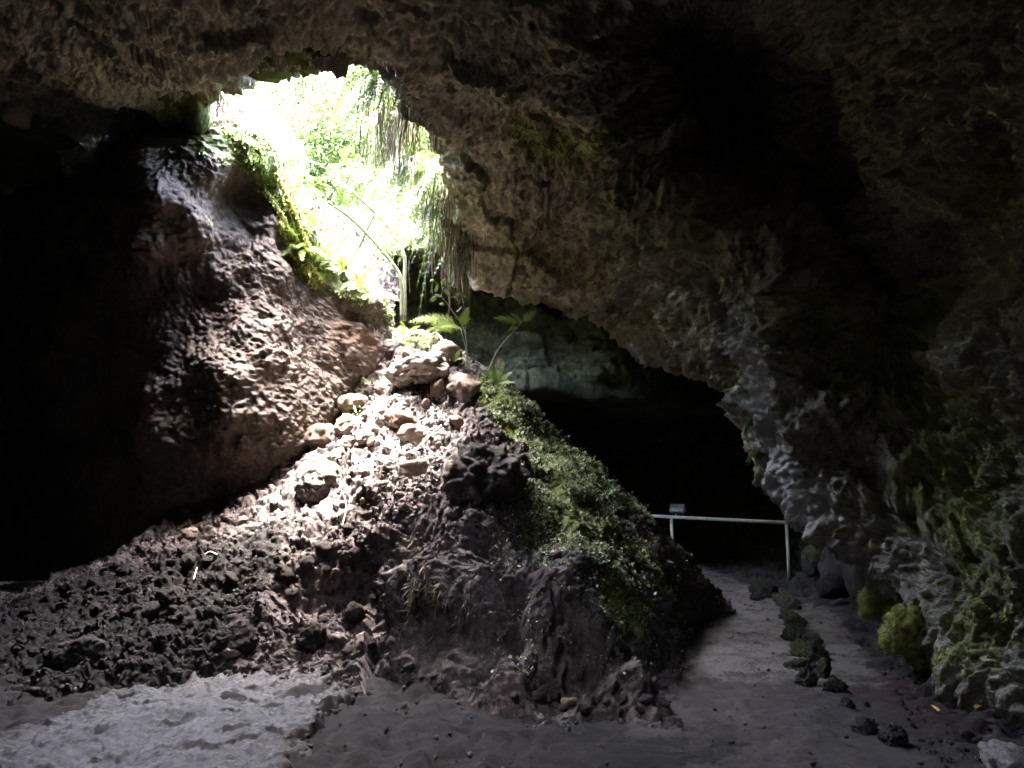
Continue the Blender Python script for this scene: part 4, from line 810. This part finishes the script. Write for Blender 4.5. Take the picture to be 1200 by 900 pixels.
# frond on a bare stalk
def stalk_fern(pts, heads, lb, rad=.009):
    base = P(*pts[0]); t = tag(empty('fern', base), lb, 'fern'); W_ = [P(*q) - base for q in pts]
    V, Fq = tube(W_, [rad] + [rad * .7] * (len(pts) - 1), 7); make_mesh('stalk', V, Fq, M['stem'], parent=t)
    for k, (sx_, sy_, tx, ty, dd, W2, dr) in enumerate(heads):
        s0 = P(sx_, sy_, pts[-1][2]) - base; tip = P(tx, ty, pts[-1][2] + dd) - base - s0; L = np.linalg.norm(tip); d = tip + np.array([0, 0, dr * L]); r_ = np.random.default_rng(int(tx + ty))
        Q, rn = frond(s0, d, np.linalg.norm(d), W2 * 1.25, dr * L / np.linalg.norm(d), 16, r_, True, .7, (0, -1, .5)); quadmesh('frond', Q, rn, 'rimfern', t)
stalk_fern([(551, 436, 9.9), (546, 410, 9.9), (540, 385, 9.9)], [(540, 385, 486, 374, -.2, .13, .35), (540, 386, 500, 388, -.4, .12, .3), (541, 383, 549, 360, -.1, .09, .1), (541, 385, 515, 384, -.5, .1, .2), (540, 384, 478, 378, .3, .12, .4)], 'fern with pale arched fronds spreading left from one stalk on the mound top')
stalk_fern([(570, 440, 9.8), (582, 412, 9.8), (600, 390, 9.75), (612, 377, 9.7)], [(610, 380, 578, 373, -.2, .09, .35), (612, 378, 598, 368, -.3, .08, .2), (612, 377, 628, 364, 0, .07, .05), (608, 384, 596, 388, -.2, .05, .3)], 'single fern on a long curved stalk leaning right against the dark back wall')
fern(583, 450, 0, [(560, 432, -.2, .07, .3), (575, 425, -.1, .07, .2), (600, 436, -.1, .07, .3), (590, 424, .1, .07, .2), (604, 450, -.2, .06, .4), (568, 448, -.3, .06, .4)], 'bushy fern at the right shoulder of the mound below the curved stalk')
fern(530, 425, 0, [(515, 412, -.2, .06, .3), (540, 410, -.1, .06, .2), (545, 420, -.2, .05, .4), (522, 408, 0, .05, .2)], 'low fern between the mound top rocks and the arched fern')
fern(475, 394, 0, [(455, 384, -.2, .06, .3), (470, 376, -.1, .06, .2), (492, 382, -.1, .06, .3), (500, 392, -.2, .06, .4), (462, 392, -.3, .06, .4)], 'low fern at the foot of the bent stems')
rimf = [(352, 292, 10.1, 'sunlit fern highest on the mossy corner of the brown wall'), (366, 308, 10.2, 'sunlit fern second from the top on the mossy wall corner'), (388, 300, 10.5, 'bright fern leaning toward the bent stems from the wall edge'), (405, 318, 10.6, 'yellow green fern in the middle of the wall edge'), (420, 332, 10.75, 'broad bright fern low on the wall edge above the mound'), (434, 345, 10.85, 'lowest fern on the wall edge, drooping over the pinkish rock'), (372, 270, 10.4, 'fern behind the others just under the white glare')]
for i, (px, py, d_, lb) in enumerate(rimf):
    r_ = np.random.default_rng(800 + i)
    fern(px, py, 'wall', [(px + r_.uniform(-34, 34), py + r_.uniform(-36, 14), r_.uniform(-.45, .0), .085, r_.uniform(.2, .5)) for _ in range(12)], lb, 'rimfern')
for i, (px, py, d_, lb) in enumerate([(872, 455, 8.65, 'small bright fern on the tip of the grey rock ridge'), (878, 492, 8.45, 'small green fern halfway down the grey rock ridge edge'), (888, 528, 8.3, 'lowest small fern on the edge of the grey rock ridge')]):
    r_ = np.random.default_rng(830 + i)
    fern(px, py, 'ridge', [(px + r_.uniform(-16, 12), py + r_.uniform(-8, 20), r_.uniform(-.2, .0), .04, .4) for _ in range(8)], lb)
fern(930, 712, 11.0, [(922, 706, -.1, .04, .3), (936, 704, -.1, .04, .3), (940, 711, -.1, .04, .3), (928, 702, 0, .04, .2)], 'tiny green plant growing on the mossy path edging', 'cover', name='plant', cat='plant')

# sapling with round leaves
base = P(548, 440, 10.0); t = tag(empty('sapling', base), 'thin sapling with round shiny leaves standing behind the arched fern', 'sapling')
V, Fq = join([tube([P(548, 440, 10) - base, P(545, 390, 10) - base, P(530, 364, 9.95) - base, P(518, 348, 9.9) - base], [.009, .008, .007, .004], 6), tube([P(546, 395, 10) - base, P(543, 355, 10) - base, P(536, 335, 10) - base], [.006, .005, .003], 6)]); make_mesh('stem', V, Fq, M['stem'], parent=t)
r_ = np.random.default_rng(9)
for k, (px, py) in enumerate([(506, 328), (513, 334), (520, 330), (528, 326), (532, 336), (524, 342), (514, 346), (508, 350), (518, 356), (530, 348), (536, 344), (511, 338), (538, 362), (526, 334)]):
    c = P(px, py, 9.9 + r_.uniform(-.1, .1)) - base; a = unit(r_.normal(size=3) + np.array([0, -.3, -.5])); n0 = unit(np.cross(a, r_.normal(size=3)) + np.array([0, -.6, .6])); n0 = unit(n0 - a * (n0 @ a)); b = np.cross(a, n0)
    th = np.linspace(0, 2 * math.pi, 13)[:-1]; ring_ = c + .055 * np.cos(th)[:, None] * a + .034 * np.sin(th)[:, None] * b - n0 * (.008 * np.abs(np.sin(th)))[:, None]
    V = np.concatenate([c[None], ring_]); Fq = np.array([(0, 1 + 2 * j, 1 + (2 * j + 1) % 12, 1 + (2 * j + 2) % 12) for j in range(6)])
    make_mesh('leaf', V, Fq, M['fern'], attrs=dict(rnd=np.full(13, r_.uniform(.4, 1))), parent=t)
base = on_surf(LWV, LWP, 452, 380); t = tag(empty('plant', base), 'small leafy plant at the wall edge left of the bent stems', 'plant')
Q, rn = leafcloud((0, 0, .14), (.13, .1, .2), 60, .09, np.random.default_rng(3)); quadmesh('leaves', Q, rn, 'fern', t)
V, Fq = tube([(0, 0, -.1), (.01, 0, .1), (.02, 0, .25)], [.006, .005, .003], 6); make_mesh('stem', V, Fq, M['stem'], parent=t)
# dry grass tuft
base = on_mound(586, 448); t = tag(empty('dry_tuft', base), 'tuft of dry tan stalks beside the bushy fern on the mound shoulder', 'grass tuft')
Q, rn = strands((0, 0, .3), 26, .42, (.05, .05, .04), np.random.default_rng(4), .006, .35); quadmesh('stalks', Q, rn, 'dry', t)
# trailing moss ropes and root curtain on the left wall edge
for i, (pts, lb) in enumerate([([(312, 225, 9.35), (330, 252, 9.45), (345, 280, 9.5), (362, 308, 9.6), (378, 330, 9.75)], 'long green moss rope trailing down the brown wall corner'), ([(326, 205, 9.4), (340, 240, 9.6), (352, 270, 9.75), (366, 300, 9.9)], 'shorter moss rope right of the long one on the wall corner'), ([(330, 262, 9.4), (340, 290, 9.45), (360, 318, 9.55), (372, 338, 9.7)], 'lowest moss rope ending over the pinkish rock')]):
    W_ = [on_surf(LWV, LWP, q[0], q[1]) + np.array([0, -.05, 0]) for q in pts]; base = W_[0]; W_ = [q - base for q in W_]; t = tag(empty('moss_rope', base), lb, 'moss')
    V, Fq = tube(W_, [.03] * len(W_), 7); make_mesh('core', V, Fq, M['moss'], attrs=dict(rnd=np.full(len(V), .4)), parent=t)
    r_ = np.random.default_rng(850 + i); k = r_.integers(len(V), size=700); l = r_.uniform(.025, .06, 700)
    quadmesh('fuzz', diamonds(V[k], unit(r_.normal(size=(700, 3)) + [0, 0, -.5]) * l[:, None], (l * .25)[:, None], unit(r_.normal(size=(700, 3)))), r_.uniform(.4, 1, 700), 'moss', t)
for i, (px, py, d_, lb) in enumerate([(258, 118, 8.4, 'small root curtain hanging at the left corner of the roof opening'), (335, 215, 9.75, 'mossy root curtain on the wall corner under the glare')]):
    p = P(px, py, d_) if i == 0 else on_surf(LWV, LWP, px, py); t = tag(empty('root_curtain', p), lb, 'roots'); Q, rn = strands((0, 0, .05), 110, .42, (.1, .08, .05), np.random.default_rng(870 + i), .006, .06); quadmesh('vines', Q, rn, ['dry', 'moss'][i], t)  # these strands are the hanging roots

# moss cushions, right
mc = [(1088, 756, 6.7, 112, 84, 'big yellow green moss cushion under the overhang at the right'), (1140, 782, 6.1, 64, 50, 'darker moss cushion right of the big yellow green one'), (1035, 706, 7.65, 56, 50, 'moss cushion draped under the overhang left of the biggest one'), (1192, 812, 5.9, 46, 50, 'moss cushion at the right picture edge by the wall foot')]
for i, (px, py, d_, w_, h_, lb) in enumerate(mc):
    p = P(px, py, d_); W_, H_ = px2m(w_, d_) / 2, px2m(h_, d_) / 2; t = tag(empty('moss_cushion', p), lb, 'moss')
    r_ = np.random.default_rng(940 + i); lumps = []
    for q_ in range(9):
        a_ = r_.uniform(-1, 1); c_ = np.array([a_ * W_ * .85, r_.uniform(-.25, .3) * W_, -a_ * H_ * .35 + r_.uniform(-.5, .4) * H_]); s_ = r_.uniform(.28, .5)
        Vq, Fq = rock_shape(4, 900 + 10 * i + q_, soft=.4, rough=.1, dims=(W_ * s_, W_ * s_ * .7, H_ * s_ * r_.uniform(.9, 1.5))); lumps.append((Vq + c_, Fq))
    V, Fc = join(lumps); make_mesh('cushion', V, Fc, M['moss'], attrs=dict(rnd=np.clip(.4 + .5 * fbm(V / .08, 2), 0, 1)), parent=t)
    r_ = np.random.default_rng(900 + i); n_ = [22000, 9000, 9000, 9000][i]; k = r_.integers(len(V), size=n_); l = r_.uniform(.006, .017, n_); od = unit(V[k] + np.array([0, W_ * .4, 0]))
    b0 = V[k] + r_.normal(size=(n_, 3)) * .012
    rv = np.clip(.55 + .9 * perlin(b0 / .1) + .2 * r_.normal(size=n_), 0, 1)
    quadmesh('tufts', diamonds(b0, unit(od * .9 + r_.normal(size=(n_, 3)) * .5 + [0, -.1, -.5]) * l[:, None], (l * .3)[:, None], unit(r_.normal(size=(n_, 3)))), rv, 'moss', t)

# ------------------------------------------------------------------ ground cover, gravel (uncountable)
r_ = np.random.default_rng(21)
px_, py_ = MPX[:, 0], MPX[:, 1]
wgt = (np.clip(moss - .3, 0, 1) + .035 * (px_ > 560) * (py_ < 800)) * np.clip(sstep(550, 620, px_) + .35, 0, 1) * np.clip(.35 + 1.3 * fbm(MV / .22, 2), .02, 1); ok = np.where(keep, wgt, 0); k = r_.choice(len(MV), size=34000, p=ok / ok.sum())
l = .011 + .036 * r_.random(len(k)) ** 1.8; nrm2 = nn[k]
root = MV[k] + nrm2 * r_.uniform(.0, .035, (len(k), 1)) + r_.normal(size=(len(k), 3)) * .01
dv = unit(r_.normal(size=(len(k), 3)) + nrm2 * .4 + [0, 0, .2])
rv = np.clip(.5 + .9 * perlin(root / .25) + .25 * r_.normal(size=len(k)), 0, 1)
tag(quadmesh('ground_cover', diamonds(root, dv * l[:, None], (l * .36)[:, None], unit(nrm2 + r_.normal(size=(len(k), 3)) * .5)), rv, 'cover'), 'small leafy ground cover over the right flank of the mound', kind='stuff')
def tufts(name, V_, N_, wt, n, lmin, lmax, mat, lb, wid=.2, seed=5, droop=1.0):
    r = np.random.default_rng(seed); k = r.choice(len(V_), size=n, p=wt / wt.sum()); l = r.uniform(lmin, lmax, n) * (.5 + r.random(n))
    root_ = V_[k] - N_[k] * .005; d = unit(N_[k] * .45 + r.normal(size=(n, 3)) * .35 + np.array([0, 0, -droop]))
    rv_ = np.clip(.45 + .9 * perlin(root_ / .2) + .2 * r.normal(size=n), 0, 1)
    tag(quadmesh(name, diamonds(root_, d * l[:, None], (l * wid)[:, None], unit(N_[k] + r.normal(size=(n, 3)) * .3)), rv_, mat), lb, kind='stuff')
tufts('pit_foliage', PITV, PITN, np.where(PITBACK, 0, 1.) * np.clip(perlin(PITV / .3) + .45, 0, 1), 16000, .03, .07, 'shrub', 'small leaves and moss covering the sides of the roof opening', .4, 7, .5)
tufts('wall_moss', LWV, LWN, np.clip(LWM - .3, 0, 1) * np.clip(perlin(LWV / .2) + .2, 0, 1), 9000, .02, .05, 'rimfern', 'bright moss on the rim of the left wall', .25, 8, .8)
inv_ = (pc_[:, 2] > .5) & (pc_[:, 0] > 540) & (pc_[:, 0] < 1250) & (pc_[:, 1] > -30) & (pc_[:, 1] < 900)
tufts('wall_moss', CEIL, CEILN, np.where(inv_, np.clip(CEILM - .28, 0, 1) * np.clip(perlin(CEIL / .22) + .15, 0, 1), 0), 40000, .010, .028, 'moss', 'pale green moss hanging in tufts from the right roof and wall', .22, 5)
tufts('hanging_roots', MV, nn, np.where(keep & (px_ > 480) & (px_ < 850) & (py_ > 560), front, 0) * np.clip(perlin(MV / .2) + .25, 0, 1), 16000, .03, .10, 'rootlet', 'rootlets and moss hanging from the steep face of the mound', .07, 6)
def pebbles(name, pts, sizes, mat, lb, at=None):
    D, Fc = ICO[1]; n = len(pts); r = np.random.default_rng(len(pts))
    A = r.uniform(.6, 1.3, (n, 1, 3)) * (1 + .25 * r.normal(size=(n, len(D), 1))); Vp = D[None] * A * sizes[:, None, None] + pts[:, None]
    F_ = Fc[None] + (np.arange(n) * len(D))[:, None, None]
    tag(make_mesh(name, Vp.reshape(-1, 3), F_.reshape(-1, 3), M[mat], smooth=False, attrs=dict(pale=np.repeat(r.random(n) * .28, len(D)))), lb, kind='stuff')
ok = np.where(keep & (px_ < 480) & (py_ > 600) & (py_ < 830) & (px_ > -60), 1., 0) + np.where(keep & (px_ > 390) & (px_ < 560) & (py_ > 400) & (py_ < 640), 1.2, 0)
k = r_.choice(len(MV), size=9000, p=ok / ok.sum()); pebbles('rubble', MV[k], .006 + .022 * r_.random(len(k)) ** 3, 'boulder_shade', 'fine dark rubble over the mound and left slope')
k = r_.choice(len(EDGE), size=1500); pebbles('rubble', EDGE[k] + [0, 0, .004], .005 + .022 * r_.random(len(k)) ** 2.5, 'boulder_shade', 'dark crumbs along the edge of the grey rock slab')
xs = r_.uniform(-2, 6, 26000); ysr = 3 + 9 * r_.random(26000) ** 1.3
pc = np.interp(ysr, [2, 4, 6, 8, 11, 14, 20], [.9, 1.35, 2.05, 2.8, 3.6, 3.2, 2.5]); dd = (xs - pc); kk = (r_.random(26000) < np.where(dd > .9, .5, np.where(dd < -1.0, .16, .025)))
q = np.stack([xs[kk], ysr[kk], ground_z(xs[kk], ysr[kk]) + .012], -1); pebbles('gravel', q, .005 + .018 * r_.random(len(q)) ** 3.5, 'boulder', 'dark gravel beside the path')

# ------------------------------------------------------------------ handrail and lamps
A, B_ = P(752, 604, 15.7), P(921.5, 612.5, 14.3)
t = tag(empty('handrail', (B_[0], B_[1], 0)), 'white metal handrail with two posts closing the path at the back', 'handrail'); O_ = np.array([B_[0], B_[1], 0])
def rod(name, a, b, r, mat, par): 
    V, Fq = tube([a, (a + b) / 2, b], r, 12, 1); return make_mesh(name, V, Fq, M[mat], parent=par)
rod('top_rail', A - O_, B_ - O_ + np.array([.02, 0, 0]), .034, 'rail', t)
rod('post', B_ - O_ - np.array([0, 0, .03]), np.array([0, 0, -.1]), .03, 'rail', t)
m_ = A + (B_ - A) * ((789.5 - 752) / (921.5 - 752)) ; rod('post', m_ - O_ - np.array([0, 0, .03]), np.array([m_[0], m_[1], -.1]) - O_, .03, 'rail', t)
V, Fq = tube([B_ - O_ + np.array([0, 0, -.03]), B_ - O_ + np.array([0, 0, .02]), B_ - O_ + np.array([0, 0, .045])], [.036, .036, .03], 12, 1); make_mesh('post_cap', V, Fq, M['rail'], parent=t)
def flood(loc, tgt, lb, arm, sc=1.):
    t = tag(empty('floodlight', loc), lb, 'floodlight')
    q = Vector(tgt).to_track_quat('-Y', 'Z').to_matrix(); Rm = np.array(q)
    V, Fq = tube(arm, .013, 8, 4); make_mesh('bracket', V, Fq, M['rail'], parent=t)
    c = np.array(arm[-1])
    def put(name, V, Fq, mat, par): return make_mesh(name, (V * sc) @ Rm.T + c, Fq, M[mat], smooth=False, parent=par)
    hd = put('head', *join([boxm((0, .0, 0), .30, .07, .2, .012)] + [boxm((-.11 + .044 * k, .05, 0), .008, .045, .17, .002) for k in range(6)]), 'lamp', t)
    put('glass', *boxm((0, -.037, 0), .27, .012, .17, .004), 'glass', hd)
    put('yoke', *join([boxm((-.165, 0, -.02), .012, .04, .1, .003), boxm((.165, 0, -.02), .012, .04, .1, .003)]), 'lamp', t)
f0 = A + (B_ - A) * ((795 - 752) / (921.5 - 752)); flood(f0, (-.35, -.75, .5), 'floodlight with a pale tilted face standing on the handrail', [(0, 0, .03), (0, 0, .07), (.03, -.02, .17)])
flood(B_, (-.6, .1, .75), 'floodlight on a thin arm from the right rail post', [(.03, 0, -.02), (.12, 0, .05), (.2, 0, .12)], .9)

# ------------------------------------------------------------------ twigs and fallen leaves
def twig(pts, rad, lb, mat='twig'):
    W_ = [on_mound(a, b) + np.array([0, -.03, .05 + c]) for a, b, c in pts]; b0 = W_[0]; V, Fq = tube([q - b0 for q in W_], rad, 6); o = make_mesh('twig', V, Fq, M[mat]); o.location = Vector(b0.tolist()); tag(o, lb, 'twig')
twig([(494, 596 - 66, .02), (508, 520, .05), (518, 508, .04)], .012, 'dark forked branch lying on the sunlit stones above the tan block')
twig([(500, 405, .05), (512, 404, .12), (522, 416, .06), (527, 428, .0)], .010, 'arched pale twig on the mossy rock at the mound top')
twig([(402, 625, .02), (406, 605, .04), (404, 592, .05)], .006, 'thin reddish twig standing on the dark slope below the large rounded boulder')
twig([(228, 685, .0), (231, 677, .02), (232, 673, .02)], .007, 'short white twig on the left rubble')
twig([(240, 655, .0), (248, 654, .02), (256, 655, 0)], .008, 'pale straw lying on the left rubble near the wall foot')
twig([(412, 470, .0), (414, 482, .05), (418, 488, .0)], .008, 'thin pale stick between the yellowish block and the green stone')
def fallen(p, sz, lb, seed):
    r = np.random.default_rng(seed); th = np.linspace(0, 2 * math.pi, 13)[:-1]; V = np.stack([sz * np.cos(th), .5 * sz * np.sin(th) * (1 + .2 * np.cos(3 * th)), .25 * sz * np.abs(np.sin(th))], -1); V = np.concatenate([[[0, 0, 0]], V])
    o = make_mesh('fallen_leaf', V, np.array([(0, 1 + 2 * j, 1 + (2 * j + 1) % 12, 1 + (2 * j + 2) % 12) for j in range(6)]), M['yellow']); o.location = Vector([float(c) for c in p]); o.rotation_euler = (.3, -.2, r.uniform(0, 6)); tag(o, lb, 'leaf')
fallen(on_mound(326, 671) + np.array([0, -.02, .06]), .045, 'yellow fallen leaf on the dark rubble left of the mound', 1)
fallen(onground(1095, 835) + np.array([0, 0, .03]), .05, 'yellowish fallen leaf on the gravel right of the path', 2)
fallen(onground(1145, 833) + np.array([0, 0, .03]), .03, 'small fallen leaf on the gravel near the right wall', 3)
